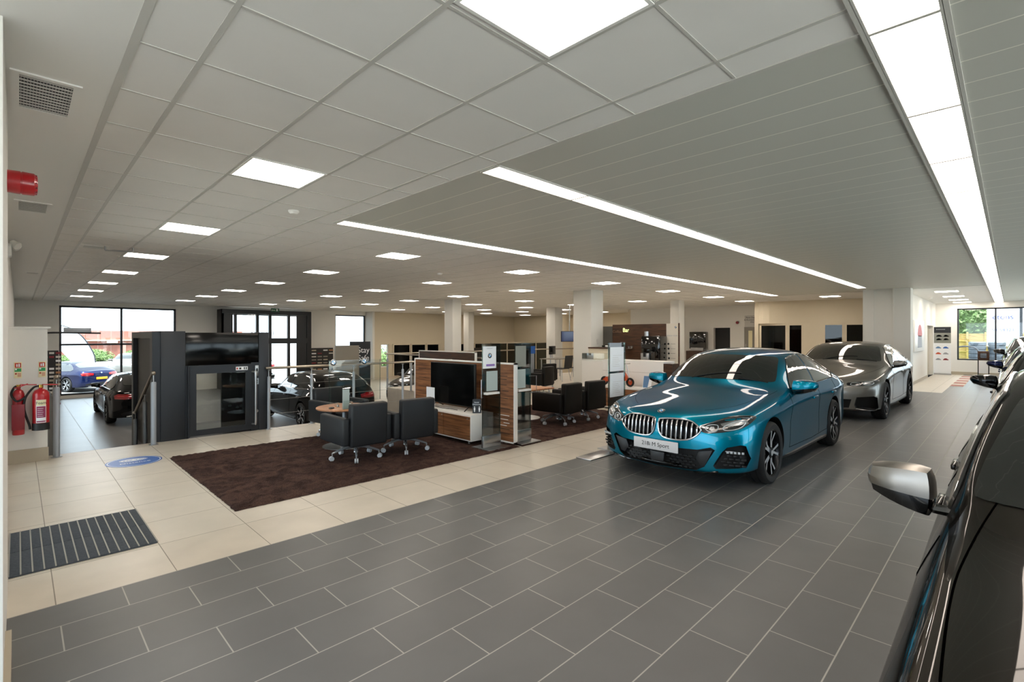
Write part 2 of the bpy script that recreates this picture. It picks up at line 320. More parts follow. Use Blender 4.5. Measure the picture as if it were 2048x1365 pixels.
class Car:
    def __init__(s, name, label, paint, loc, rz, rear='coupe', xm=((0, 4.53), (0, 4.53)), wy=1.0, zs=1.0, front='a', wr=.335, fa=.87, ra=3.54, detail=3, group=None, lite=False, gy=1.0, seam=None, rimmat=('rim silver', 'dark rim')):
        s.xa, s.xb = xm; s.wy = wy; s.zs = zs; s.paint = paint; s.lite = lite; s.gy = gy; s.seam = seam; s.rimmat = rimmat
        s.root = thing(name, label, 'car', loc, rz, group)
        net = [[(x, y*([1]*7+[1+(gy-1)*.3, gy, gy, gy])[j] if 6 < i < 16 else y, z) for j, (x, y, z) in enumerate(stn)] for i, stn in enumerate(car_net(rear))]; b = bmesh.new(); V = []
        for stn in net: V.append([[b.verts.new(s.map(x, sg*y, z)) for sg in ((1,) if abs(y) < 1e-6 else (1, -1))] for x, y, z in stn])
        for i in range(len(net)-1):
            for j in range(10):
                for k in (0, 1):
                    q = [V[i][j][min(k, len(V[i][j])-1)], V[i+1][j][min(k, len(V[i+1][j])-1)], V[i+1][j+1][min(k, len(V[i+1][j+1])-1)], V[i][j+1][min(k, len(V[i][j+1])-1)]]
                    if k: q = q[::-1]
                    q2 = []
                    for v in q:
                        if v not in q2: q2.append(v)
                    if len(q2) > 2:
                        try: b.faces.new(q2)
                        except ValueError: pass
        bmesh.ops.remove_doubles(b, verts=b.verts[:], dist=1e-5); bmesh.ops.recalc_face_normals(b, faces=b.faces[:])
        cl = b.edges.layers.float.new('crease_edge')
        for i in range(len(V)-1):
            for (j, cv) in ((2, .5), (5, .55 if 3 < i < 15 else .2), (8, .35 if 7 <= i <= 12 else 0)):
                for k in (0, 1):
                    a = V[i][j][min(k, len(V[i][j])-1)]; c = V[i+1][j][min(k, len(V[i+1][j])-1)]
                    if a.is_valid and c.is_valid:
                        ed = b.edges.get((a, c))
                        if ed: ed[cl] = cv
        for f in b.faces: f.smooth = True
        me = bpy.data.meshes.new('body'); b.to_mesh(me); b.free()
        o = bpy.data.objects.new('t', me); COL.objects.link(o); md = o.modifiers.new('s', 'SUBSURF'); md.levels = detail; md.render_levels = detail
        dg = bpy.context.evaluated_depsgraph_get(); me2 = bpy.data.meshes.new_from_object(o.evaluated_get(dg)); bpy.data.objects.remove(o)
        s.smooth_me = me2; bb = bmesh.new(); bb.from_mesh(me2); s.bvh = BVHTree.FromBMesh(bb); bb.free()
        s.cut = MB(); s.L = s.map(4.53, 0, 0)[0]
        s.fax = s.map(fa, 0, 0)[0]; s.rax = s.map(ra, 0, 0)[0]; s.wr = wr
        for ax in (s.fax, s.rax):
            for sg in (1, -1):
                s.cut.cyl((ax, sg*.60*wy, wr+.01), (ax, sg*1.2, wr+.01), wr+.045, n=48)
    def map(s, x, y, z):
        import numpy as np
        xx = float(np.interp(x, s.xa, s.xb)) if x <= s.xa[-1] else s.xb[-1]+x-s.xa[-1]
        return Vector((xx, y*s.wy, z*s.zs))
    def ray(s, view, u, v):
        """u,v in net coordinates; side: (x,z), front/rear: (y,z), top: (x,y)"""
        if view in ('L', 'R'):
            p = s.map(u, 0, v); sg = 1 if view == 'L' else -1; o = Vector((p.x, sg*3, p.z)); d = Vector((0, -sg, 0))
        elif view == 'front': p = s.map(0, u, v); o = Vector((-3, p.y, p.z)); d = Vector((1, 0, 0))
        elif view == 'rear': p = s.map(0, u, v); o = Vector((s.L+3, p.y, p.z)); d = Vector((-1, 0, 0))
        else: p = s.map(u, v, 0); o = Vector((p.x, p.y, 4)); d = Vector((0, 0, -1))
        h = s.bvh.ray_cast(o, d)
        if h[0] is None:
            h = s.bvh.find_nearest(o + d*2.2)
        n = h[1]
        if n.dot(d) > 0: n = -n
        return h[0], n
    def patch(s, name, poly, view, mat, off=.003, grid=.06, parent=None, thick=.006, label=None):
        b = bmesh.new(); poly = dens(poly, .04); f = b.faces.new([b.verts.new((x, y, 0)) for x, y in poly]); bmesh.ops.triangulate(b, faces=[f])
        xs = [p[0] for p in poly]; ys = [p[1] for p in poly]
        for ax, lo, hi in ((0, min(xs), max(xs)), (1, min(ys), max(ys))):
            c = lo+grid
            while c < hi:
                co = [0, 0, 0]; no = [0, 0, 0]; co[ax] = c; no[ax] = 1
                bmesh.ops.bisect_plane(b, geom=b.verts[:]+b.edges[:]+b.faces[:], plane_co=co, plane_no=no, dist=1e-6); c += grid
        nn = {}
        for v in b.verts:
            h, n = s.ray(view, v.co.x, v.co.y); v.co = h + n*off; nn[v.index] = n
        b.normal_update()
        c = s.map(2.3, 0, .6)
        if sum((f.normal.dot(f.calc_center_median()-c))*f.calc_area() for f in b.faces) < 0: bmesh.ops.reverse_faces(b, faces=b.faces[:])
        for f in b.faces: f.smooth = True
        me = bpy.data.meshes.new(name); b.to_mesh(me); b.free(); me.materials.append(MATS[mat])
        o = link(name, me, parent or s.root)
        if label: o['label'] = label
        # thickness: a skirt into the body
        b = bmesh.new(); b.from_mesh(me); bd = [e for e in b.edges if e.is_boundary]; e = bmesh.ops.extrude_edge_only(b, edges=bd); 
        b.normal_update()
        for v in [v for v in e['geom'] if isinstance(v, bmesh.types.BMVert)]:
            v.co += (c-v.co).normalized()*thick
        for f in [f for f in e['geom'] if isinstance(f, bmesh.types.BMFace)]: f.smooth = False
        b.to_mesh(me); b.free(); me.set_sharp_from_angle(angle=R(50))
        return o
    def line(s, name, pts, view, mat, r=.003, off=0, closed=False, parent=None, mb=None, smooth=True, m=0, step=.04):
        P = dens(pts, step, closed); q = []
        for p in P:
            h, n = s.ray(view, *p); q.append(h + n*off)
        bb = mb or MB(); bb.tube(q, r, 6, m, closed)
        return bb if mb else bb.build(name, mat, parent or s.root)
    def pocket(s, poly, view, depth=.08, proud=1.0):
        """recess cutter whose floor follows the body"""
        b = bmesh.new(); P = dens(poly, .05); fr = []; bk = []
        ax = {'front': Vector((1, 0, 0)), 'rear': Vector((-1, 0, 0)), 'L': Vector((0, -1, 0)), 'R': Vector((0, 1, 0))}[view]
        for p in P:
            h, n = s.ray(view, *p); fr.append(b.verts.new(h - ax*.15)); bk.append(b.verts.new(h + ax*depth))
        n = len(P); b.faces.new(fr[::-1]); f2 = b.faces.new(bk)
        for i in range(n): b.faces.new((fr[i], fr[(i+1) % n], bk[(i+1) % n], bk[i]))
        bmesh.ops.triangulate(b, faces=b.faces[:]); bmesh.ops.recalc_face_normals(b, faces=b.faces[:])
        s.cut._merge(b)
    def finish_body(s):
        me = s.smooth_me; me.materials.clear(); me.materials.append(MATS[s.paint]); me.materials.append(MATS['black plastic'])
        o = bpy.data.objects.new('body', me); COL.objects.link(o)
        s.cut.bm.normal_update(); cm = bpy.data.meshes.new('c')
        for f in s.cut.bm.faces: f.material_index = 0
        s.cut.bm.to_mesh(cm); s.cut.bm.free(); cm.materials.append(MATS['black plastic'])
        c = bpy.data.objects.new('c', cm); COL.objects.link(c)
        md = o.modifiers.new('b', 'BOOLEAN'); md.operation = 'DIFFERENCE'; md.object = c; md.solver = 'EXACT'
        try: md.material_mode = 'TRANSFER'
        except Exception: pass
        dg = bpy.context.evaluated_depsgraph_get(); m2 = bpy.data.meshes.new_from_object(o.evaluated_get(dg))
        if len(m2.polygons) < 100: print('BOOLEAN FAILED', s.root.name); m2 = me
        bpy.data.objects.remove(o); bpy.data.objects.remove(c)
        m2.name = 'body'; m2.set_sharp_from_angle(angle=R(38))
        return link('body', m2, s.root)
    def wheel(s, ax, sg, parent, style=0):
        wr = s.wr; w = .22; yo = .895*s.wy
        b = MB(); T = Matrix.Translation((0, 0, 0)) @ Matrix.Rotation(R(-90)*sg, 4, 'X')   # local z -> outward
        ro = wr*.765
        b.lathe([(ro, -.10), (ro+.005, -.085), (ro-.03, -.08), (ro-.045, .0), (ro-.02, .085), (ro, .095), (ro+.004, .10), (ro-.004, .104), (ro-.014, .102), (ro-.02, .09), (ro-.035, .02), (ro-.04, -.06), (ro-.02, -.10)], 40, 1, T)
        b.lathe([(0, -.02), (ro-.03, -.03), (ro-.03, -.05), (0, -.05)], 24, 2, T)      # brake / dark inner
        b.lathe([(.155*wr/.33, .0), (.155*wr/.33, .02), (.05, .03), (0, .03)], 24, 3, T)  # disc
        ns = 5
        for k in range(ns):
            for d in (-1, 1):
                a = 2*PI*k/ns + (.3 if style else 0); a0 = a + d*.10; a1 = a + d*.235
                P = []
                for (r, aa, hw, z) in ((.03, a0*1, .016, .085), (ro*.5, a+d*.14, .0125, .076), (ro-.012, a1, .0135, .088)):
                    c = Vector((r*math.cos(aa), r*math.sin(aa), 0)); t = Vector((-math.sin(aa), math.cos(aa), 0)); P.append((c-t*hw, c+t*hw, z))
                for i in range(2):
                    l0, r0, z0 = P[i]; l1, r1, z1 = P[i+1]
                    v = [T @ Vector((*p.xy, z)) for p, z in ((l0, z0), (r0, z0), (r1, z1), (l1, z1))]; u = [T @ Vector((p.x, p.y, z-.035)) for p, z in ((l0, z0), (r0, z0), (r1, z1), (l1, z1))]
                    nf = len(b.bm.faces); vv = [b.bm.verts.new(q) for q in v]; uu = [b.bm.verts.new(q) for q in u]
                    fs = [b.bm.faces.new(vv if sg < 0 else vv)]; b.bm.faces.new(uu[::-1])
                    for j in range(4): b.bm.faces.new((vv[j], uu[j], uu[(j+1) % 4], vv[(j+1) % 4]))
                    for f in b.bm.faces[nf:]: f.material_index = 1
                    fs[0].material_index = 0
        b.lathe([(ro-.012, .0895), (ro+.003, .1045)], 40, 0, T)
        b.lathe([(.06, .05), (.06, .085), (.045, .095), (0, .095)], 20, 1, T); b.lathe([(.03, .096), (.03, .099), (0, .10)], 16, 0, T)
        bmesh.ops.recalc_face_normals(b.bm, faces=b.bm.faces[:])
        rim = b.build('wheel', [s.rimmat[0], s.rimmat[1], 'black', 'satin steel'], parent, loc=(ax, sg*(yo-.10), wr))
        t = MB(); h = .112
        t.lathe([(ro-.01, -h+.01), (ro+.02, -h), (wr-.03, -h), (wr-.008, -h+.02), (wr, -h+.045), (wr, -.04), (wr-.007, -.037), (wr-.007, -.033), (wr, -.03), (wr, .03), (wr-.007, .033), (wr-.007, .037), (wr, .04), (wr, h-.045), (wr-.008, h-.02), (wr-.03, h), (ro+.02, h), (ro-.002, h-.008), (ro-.02, h-.04)], 48, 0, T)
        bmesh.ops.recalc_face_normals(t.bm, faces=t.bm.faces[:])
        t.build('tyre', 'rubber', rim)
    def mirror(s, sg, x=1.80, y=.93, z=.985, cap=None, k=1.0, ar=(1, 1)):
        r = MB(); b = bmesh.new(); bmesh.ops.create_cube(b, size=1); bmesh.ops.subdivide_edges(b, edges=b.edges[:], cuts=5, use_grid_fill=True)
        for v in b.verts:
            p = v.co*2; q = Vector((p.x*math.sqrt(1-p.y**2/2-p.z**2/2+p.y**2*p.z**2/3), p.y*math.sqrt(1-p.z**2/2-p.x**2/2+p.z**2*p.x**2/3), p.z*math.sqrt(1-p.x**2/2-p.y**2/2+p.x**2*p.y**2/3)))
            q = q.lerp(p, .45); X, Y, Z = q
            if X > .35: X = .35+(X-.35)*.25                      # flat rear face
            Z = Z*(1-.18*Y) + (.10*(Y) if Z > 0 else .34*Y)       # outer end lifts and narrows
            X = X + .25*max(0, Y)**2*1.2
            v.co = Vector((X*.075, Y*.118*ar[0], Z*.070*ar[1]))*k
        for f in b.faces: f.smooth = True
        TT = Matrix.Diagonal((1, sg, 1, 1)) if sg < 0 else Matrix()
        up = s.map(x, 0, z); base = Vector((up.x, sg*(y*s.wy+.035), up.z))
        # split cap (upper) and lower shell
        lo = b.copy()
        bmesh.ops.bisect_plane(b, geom=b.verts[:]+b.edges[:]+b.faces[:], plane_co=(0, 0, -.018*k), plane_no=(0, -.12, 1), clear_inner=True)
        bmesh.ops.bisect_plane(b, geom=b.verts[:]+b.edges[:]+b.faces[:], plane_co=(.018*k, 0, 0), plane_no=(1, 0, 0), clear_outer=True)
        bmesh.ops.bisect_plane(lo, geom=lo.verts[:]+lo.edges[:]+lo.faces[:], plane_co=(0, 0, -.016*k), plane_no=(0, -.12, 1))
        lo.transform(Matrix.Scale(.975, 4))
        def mk(bm, name, mat, par=None):
            bm.transform(TT)
            if sg < 0: bmesh.ops.reverse_faces(bm, faces=bm.faces[:])
            me = bpy.data.meshes.new(name); bm.to_mesh(me); bm.free(); me.materials.append(MATS[mat]); me.set_sharp_from_angle(angle=R(40)); return me
        o = link('wing_mirror', mk(lo, 'wing_mirror', 'black gloss'), s.root, loc=base)
        c = link('mirror_cap', mk(b, 'mirror_cap', cap or s.paint), o)
        if cap: c['label'] = 'satin grey mirror cap'
        a = MB(); a.tube([(-.01, -sg*.05*k, -.055*k), (-.005, -sg*.10*k, -.075*k), (0, -sg*.17*k, -.075*k)], [.016*k, .018*k, .024*k], 8); a.build('mirror_arm', 'black gloss', o)
        g = MB(); g.box(.026*k, .0315*k, -.092*k, .085*k, -.045*k, .05*k, bev=.002); g.build('mirror_glass', 'tint mirror', o)
        return o
    def common(s, win='saloon', mirrors=True, cap=None, mk=1.0, mz=.985, ar=(1, 1), mx=1.80, handles=True, rimstyle=0):
        r = s.root
        for ax in (s.fax, s.rax):
            for sg in (1, -1): s.wheel(ax, sg, r, rimstyle)
        ws = cr([(1.43, 0), (1.47, .25), (1.55, .5), (1.63, .655), (1.72, .67), (1.95, .615), (2.13, .555), (2.06, .4), (1.99, .2), (1.97, 0)], 3, False)
        ws = [(x, y*s.gy) for x, y in ws]; ws = ws + [(x, -y) for x, y in ws[::-1][1:-1]]
        o = s.patch('windscreen', ws, 'top', 'car glass', .004, .09)
        if not s.lite:
            w = MB()
            for sg, (a, c) in ((1, ((1.46, .28), (1.60, -.30))), (1, ((1.50, -.30), (1.58, -.62)))): s.line('w', [a, c], 'top', None, .006, .012, mb=w)
            w.build('wiper', 'black', o)
        rw = {'coupe': [(3.22, 0), (3.25, .3), (3.33, .50), (3.5, .53), (3.85, .56), (4.02, .54), (4.1, .3), (4.12, 0)], 'saloon': [(3.45, 0), (3.48, .3), (3.55, .5), (3.7, .55), (3.9, .59), (4.0, .55), (4.05, .3), (4.07, 0)]}
        if win in rw:
            q = cr(rw[win], 3, False); q += [(x, -y) for x, y in q[::-1][1:-1]]; s.patch('rear_window', q, 'top', 'car glass', .004, .09)
        else:
            q = cr([(0, 1.33), (.3, 1.32), (.50, 1.27), (.55, 1.15), (.56, 1.06), (.3, 1.03), (0, 1.03)], 3, False); q += [(-y, z) for y, z in q[::-1][1:-1]]; s.patch('rear_window', q, 'rear', 'car glass', .006, .07)
        side = {'coupe': ([(1.78, .955), (1.86, 1.03), (2.02, 1.17), (2.22, 1.295), (2.45, 1.33), (2.72, 1.347), (2.70, .96)], [(2.76, .96), (2.78, 1.345), (3.05, 1.332), (3.3, 1.288), (3.5, 1.225), (3.68, 1.145), (3.84, 1.05), (3.72, .985), (3.4, .97)]),
                'saloon': ([(1.78, .955), (1.86, 1.03), (2.02, 1.17), (2.22, 1.295), (2.45, 1.335), (2.66, 1.345), (2.66, .96)], [(2.72, .96), (2.72, 1.345), (3.0, 1.335), (3.3, 1.30), (3.5, 1.235), (3.68, 1.14), (3.83, 1.04), (3.75, .985), (3.4, .97)]),
                'hatch': ([(1.78, .965), (1.86, 1.03), (2.02, 1.17), (2.22, 1.30), (2.45, 1.345), (2.66, 1.355), (2.66, .97)], [(2.72, .97), (2.72, 1.355), (3.1, 1.35), (3.5, 1.335), (3.80, 1.29), (4.0, 1.20), (4.06, 1.10), (3.9, 1.02), (3.4, .98)])}[win]
        for vw in 'LR':
            for k, pl in enumerate(side):
                s.patch('side_window', pl, vw, 'car glass', .003, .07)
            out = side[0][:-1] + side[1][1:-1] if True else 0
            s.line('window_trim', out, vw, 'window trim', .010, .002, True)
            g = MB()
            lx = 2.76
            s.line('g', [(lx, .95), (lx-.01, .6), (lx-.02, .30)], vw, None, .0035, -.001, mb=g)
            s.line('g', [(1.64, .90), (1.50, .6), (1.48, .30)], vw, None, .0035, -.001, mb=g)
            s.line('g', [(3.62, .97), (3.60, .85), (3.36, .66), (3.20, .45), (3.14, .30)], vw, None, .0035, -.001, mb=g)
            s.line('g', [(3.14, .30), (2.4, .28), (1.48, .30)], vw, None, .0035, -.001, mb=g)
            g.build('door_gap', 'gap', r)
            s.line('sill_trim', [(1.30, .205), (2.2, .20), (3.12, .205)], vw, 'black plastic', .03, -.012)
            if handles:
                for hx in (2.50, 3.42):
                    h, n = s.ray(vw, hx, .80); b = MB(); b.box(-.10, .10, -.012, .012, -.016, .016, bev=.008, seg=3); b.build('door_handle', s.paint, r, loc=h+n*.012)
        if mirrors:
            for sg in (1, -1): s.mirror(sg, mx, z=mz, cap=cap, k=mk, ar=ar)
        hl = cr([(1.50, .75), (1.2, .735), (.9, .70), (.62, .62), (.42, .50), (.30, .40)], 6, False)
        if s.seam: hl = cr(s.seam, 6, False)
        for sg in (1, -1): bg_ = MB(); s.line('g', [(x, sg*y) for x, y in hl], 'top', None, .0035 if s.seam else .0024, -.001, mb=bg_, step=.02); bg_.build('bonnet_gap', 'gap', r)
    def plate(s, view, w, h, z, mat, txt, tm='black text', x=0):
        hh, n = s.ray(view, 0, z/s.zs); 
        sgn = -1 if view == 'front' else 1
        b = MB(); b.box(-.006, .006, -w/2, w/2, -h/2, h/2, bev=.002); o = b.build('number_plate', mat, s.root, loc=(hh.x+sgn*.022, 0, z))
        if txt: text('plate_lettering', txt, h*.55, tm, o, (sgn*.0066, 0, 0), (R(90), 0, R(-90 if view == 'front' else 90)))
        return o
    def rear(s, kind='sedan', plate='plate yellow', lights='tail light', txt=''):
        for sg in (1, -1):
            if kind == 'hatch': q = [(.40, .90), (.44, .76), (.66, .70), (.80, .74), (.80, .92), (.70, 1.0), (.5, .96)]
            else: q = [(.34, .86), (.36, .77), (.6, .75), (.80, .77), (.81, .86), (.74, .90), (.5, .89)]
            o = s.patch('tail_light', [(sg*a, z) for a, z in q], 'rear', lights, .008, .05)
            s.line('light_bar', [(sg*.42, .82), (sg*.74, .83)], 'rear', 'tail glow', .010, .014, parent=o)
        s.patch('rear_bumper_insert', [(-.62, .24), (.62, .24), (.68, .36), (.45, .42), (-.45, .42), (-.68, .36)], 'rear', 'black plastic', .004, .08)
        for sg in (1, -1): s.line('exhaust_tip', [(sg*.44, .26), (sg*.56, .26)], 'rear', 'chrome', .028, .0)
        s.plate('rear', .50, .11, .62 if kind != 'hatch' else .66, plate, txt)
        h, n = s.ray('rear', 0, .88); roundel(s.root, h+n*.003, facing(n), .04)
        if kind == 'hatch':
            s.line('hatch_gap', [(-.60, 1.0), (-.60, .80), (-.5, .5), (.5, .5), (.60, .80), (.60, 1.0)], 'rear', 'black', .004, 0)
def mir(q): return [(-a, z) for a, z in q]
M('car glass', '0b0d0d', .02, coat=1, spec=.6); M('window trim', '1a1a1a', .15, coat=1); M('rim silver', 'c3c6ca', .28, .45); M('tint mirror', 'a8b0b4', .02, 1); M('dark rim', '2b2d30', .25, .8)
M('tail light', '8a0d14', .08, coat=1); M('tail glow', 'd02028', .2, coat=1); M('lamp housing', '1b1d1f', .12, coat=1); M('lamp silver', '9da2a6', .2, .9); M('lamp white', 'c2c8cc', .2, coat=1)
def flake(name, base, edge, rough=.36, metal=.6, coat=.75):
    m = M(name, base, rough, metal, coat); nt = m.node_tree; b = nt.nodes['Principled BSDF']
    b.inputs['Specular IOR Level'].default_value = .08; b.inputs['Specular Tint'].default_value = lin(base)
    lw = nt.nodes.new('ShaderNodeLayerWeight'); lw.inputs[0].default_value = .35; mx = nt.nodes.new('ShaderNodeMix'); mx.data_type = 'RGBA'
    mx.inputs[6].default_value = lin(base); mx.inputs[7].default_value = lin(edge); nt.links.new(lw.outputs['Facing'], mx.inputs[0]); nt.links.new(mx.outputs[2], b.inputs['Base Color'])
flake('teal paint', '0186a2', '014052', .32, .7, .65); flake('silver paint', '8a8883', '5f5d59', .3); flake('black paint', '0b0b0d', '060607', .3, .5); flake('graphite paint', '26231f', '14120f', .3, .6)
flake('blue paint', '14204a', '0a1230', .3); M('white car paint', 'dfe2e6', .3, coat=1); M('satin grey', '8b8781', .3, .9)
def kidneys(c, q, nsl=7, z0=.50, z1=.71, slat='chrome'):
    for sg in (1, -1):
        p = [(sg*a, z) for a, z in q]; c.pocket(p, 'front', .10)
        ys = [a for a, z in q]; lo, hi = min(ys), max(ys)
        b = MB(); P = [c.ray('front', *pp)[0] + Vector((-.006, 0, 0)) for pp in dens(p, .03)]; b.tube(P, .009, 8, 0, True)
        o = b.build('kidney_grille', ['chrome'], c.root)
        d = dens(q, .01)
        for k in range(nsl):
            y = lo+(hi-lo)*(k+.75)/(nsl+.5); zz = [z for a, z in d if abs(a-y) < .012]
            if len(zz) < 2: continue
            za, zb = min(zz)+.004, max(zz)-.004
            ha, _ = c.ray('front', sg*y, za); hb, _ = c.ray('front', sg*y, zb); ra = c.map(0, 0, za).z; rb = c.map(0, 0, zb).z
            s_ = MB(); x0 = max(ha.x, hb.x)+.0; yy = sg*y*c.wy; w = .0085
            nf = 0; pts = [(ha.x+.004, ra), ((ha.x+hb.x)/2-.004, ra*.35+rb*.65), (hb.x+.004, rb), (hb.x+.06, rb), (ha.x+.06, ra)]
            T = Matrix.Translation((0, yy, 0)) @ Matrix.Rotation(R(90), 4, 'X')
            s_.prism(pts, -w, w, 0, T=T, bev=.003); s_.build('grille_slat', slat, o)
def headlight(c, q, sg, kind='a'):
    p = [(sg*a, z) for a, z in q]
    o = c.patch('headlight', p, 'front', 'lamp housing', .002, .04, label=None)
    return o
# ------------------------------------------------------------------ the building
H = 2.95; D = -.85
def slab(name, mat, x0, x1, y0, y1, z0, z1): return struct(name, MB().box(x0, x1, y0, y1, z0, z1), mat)
slab('floor', 'grey floor tile', -4, 18.3, -3.2, 4.0, D-.2, 0)
slab('floor', 'grey floor tile', 18.3, 27.5, -3.2, 1.36, D-.2, 0)
slab('floor', 'beige floor tile', 18.3, 27.5, 1.36, 2.25, D-.2, 0)
slab('floor', 'beige floor tile', -.1, 22.5, 4.0, 9.05, D-.2, 0)
slab('floor', 'beige floor tile', 8.1, 22.5, 9.05, 13.6, D-.2, 0)
slab('floor', 'lower floor tile', -.1, 8.1, 9.05, 26, D-.2, D)
slab('floor', 'beige floor tile', 8.1, 25.4, 13.6, 26, D-.2, D)
slab('trim_1', 'white paint', 5.73, 8.1, 9.051, 9.08, D, -.002)
st = MB()
for k in range(5): st.box(.38, 1.40, 9.052+.28*k, 9.052+.28*(k+1), D+.001, -.14*(k+1)-.01, 0)
tag(struct('trim_2', st, 'beige floor tile'), 'flight of steps down to the lower showroom', 'steps')
slab('ceiling', 'white paint', -4, .36, -3.2, 26, H, H+.15)
slab('ceiling', 'ceiling tile', .36, 2.69, .47, 5.71, H, H+.15)
slab('ceiling', 'ceiling tile', .36, 27.5, 5.71, 26, H, H+.15)
slab('ceiling', 'ceiling tile', 18.2, 27.5, .47, 5.71, H, H+.15)
slab('ceiling', 'metal ceiling plank', .36, 27.5, -3.2, .47, H, H+.15)
slab('ceiling', 'metal ceiling plank', 2.69, 18.2, .47, 5.71, H, H+.15)
g = MB(); g.box(.36, .395, .47, 26, H-.004, H)
for x in (.635, 1.235, 1.835, 2.435): g.box(x-.012, x+.012, .47, 25.6 if x < 2.6 else 25.6, H-.004, H)
fg = MB(); x = 3.035
while x < 22: fg.box(x-.005, x+.005, 5.72, 25.6, H-.0025, H); x += .6
y = 1.02
while y < 25.5:
    g.box(.36, 2.69, y-.008, y+.008, H-.0035, H)
    if y > 5.7: fg.box(2.69, 22.4, y-.004, y+.004, H-.002, H)
    y += .6
struct('trim_6', fg, 'fine grid')
for y0 in (.455, .175): g.box(-4, 27.5, y0, y0+.02, H-.012, H)
g.box(2.66, 2.69, .47, 5.71, H-.006, H); g.box(18.2, 18.23, .47, 5.71, H-.006, H); g.box(2.69, 18.2, 5.70, 5.72, H-.006, H)
struct('trim_3', g, 'grid')
def wall_x(name, mat, x0, x1, y0, y1, z0, z1, holes=()):
    """wall along Y or X with rectangular openings (a0, a1, b0, b1) along its long side"""
    b = MB(); ax = (y1-y0) > (x1-x0); lo, hi = (y0, y1) if ax else (x0, x1); c = lo
    def bx(a, e, p, q):
        if e-a > .001 and q-p > .001: b.box(x0, x1, a, e, p, q) if ax else b.box(a, e, y0, y1, p, q)
    for a, e, p, q in sorted(holes): bx(c, a, z0, z1); bx(a, e, z0, p); bx(a, e, q, z1); c = e
    bx(c, hi, z0, z1); return struct(name, b, mat)
wall_x('wall_far', 'white wall', -.1, 14.2, 26, 26.25, D, H, [(1.13, 4.95, -.74, 2.78), (6.6, 10.7, D, 2.82), (12.28, 14.07, .2, 2.75)])
wall_x('wall_back', 'cream wall', 14.2, 25.4, 25.2, 25.4, D, H, [(14.6, 15.1, -.2, 1.12)])
slab('wall_back_end', 'white wall', 14.07, 14.2, 25.2, 26, D, H)
slab('wall_back_side', 'cream wall', 25.3, 25.5, 14, 25.3, D, H)
slab('wall_back_return', 'cream wall', 22.5, 27.75, 13.9, 14.05, D, H)
wall_x('wall_back_right', 'white wall', 22.5, 22.7, 7.2, 13.9, 0, H, [(8.83, 9.57, 0, 1.96)])
wall_x('wall_left', 'white wall', -.35, -.1, 8.95, 26.2, D, H)
slab('wall_left_pier', 'white wall', -.6, -.045, 3.0, 4.4, -.01, H)
wall_x('wall_left_entrance', 'white wall', -.3, -.1, 4.4, 9.0, -.01, H, [(4.45, 8.55, 0, 2.55)])
wall_x('wall_left_front', 'white wall', -4.2, -4, -3.2, 3.2, -.01, H, [(-3, 2.8, .1, 2.7)])
slab('floor_forecourt', 'tarmac', -30, 27.5, -30, -3.4, D-.2, -.02)  # unseen ground, made pale to reflect daylight up to the ceiling
slab('floor_entrance', 'tarmac', -12, -.12, 3.2, 20, D-.2, -.02)
slab('wall_left_return', 'white wall', -4.0, -.6, 3.0, 3.2, -.01, H)
slab('trim_4', 'skirting', -.605, -.022, 2.98, 3.55, 0, .12)
st = MB(); st.box(-.1, .27, 8.75, 8.95, 0, 1.69); st.box(-.1, .30, 8.73, 8.97, 1.69, 1.715); struct('wall_stub', st, 'white wall')
slab('baseboard_stub', 'skirting', -.1, .28, 8.735, 8.75, 0, .17)
wall_x('wall_right', 'white wall', 27.5, 27.75, -3.2, 14.0, 0, H, [(-3.0, 1.57, .6, 2.72)])
slab('baseboard_right', 'skirting', 27.47, 27.5, -3.2, 2.25, 0, .12)
wall_x('wall_corridor', 'white wall', 17.95, 27.6, 2.25, 2.45, 0, H, [(24.6, 26.6, 0, 2.0)])
slab('trim_5', 'skirting', 24.6, 26.6, 2.38, 2.44, 0, 2.0)
slab('baseboard_corridor', 'skirting', 18.2, 24.6, 2.235, 2.25, 0, .10)
wall_x('wall_front', 'white wall', -4.2, 27.75, -3.4, -3.2, -.01, H, [(-3.6+3.5*k, -.3+3.5*k, .1, 2.7) for k in range(9)])
# curved partition beside the offices
P = cr([(22.4, 8.0), (21.1, 7.2), (21.1, 6.2), (21.3, 5.0), (21.6, 3.8), (21.9, 2.4)], 4, False)[4:]
b = MB()
for (xa, ya), (xb, yb) in zip(P, P[1:]):
    b.quad([(xa, ya, 2.08), (xb, yb, 2.08), (xb, yb, H), (xa, ya, H)]); b.quad([(xa+.15, ya, 2.08), (xa+.15, ya, H), (xb+.15, yb, H), (xb+.15, yb, 2.08)]); b.quad([(xa, ya, 2.08), (xa+.15, ya, 2.08), (xb+.15, yb, 2.08), (xb, yb, 2.08)])
b.box(21.08, 21.2, 7.15, 7.30, 0, H); b.box(21.2, 22.5, 7.2, 7.3, 0, H)
struct('wall_curved', b, 'cream wall')
# columns
def column(x0, x1, y0, y1, z0, n, mat='column paint'):
    b = MB(); b.box(x0, x1, y0, y1, z0, H, bev=.006); return struct('trim_%d' % n, b, mat)
column(11.8, 12.4, 8.6, 9.25, 0, 10); column(11.35, 11.75, 14.5, 15.0, D, 11); column(17.95, 18.35, 21.5, 21.95, D, 12); column(18.0, 18.55, 15.2, 15.75, D, 13); column(17.7, 18.15, 8.85, 9.2, 0, 14)
b = MB(); b.box(17.70, 18.2, 1.98, 3.05, 0, H, bev=.004); b.box(17.68, 17.72, 2.35, 2.38, 0, H); b.box(17.66, 17.70, 2.82, 3.08, 0, H); struct('trim_15', b, 'column paint')
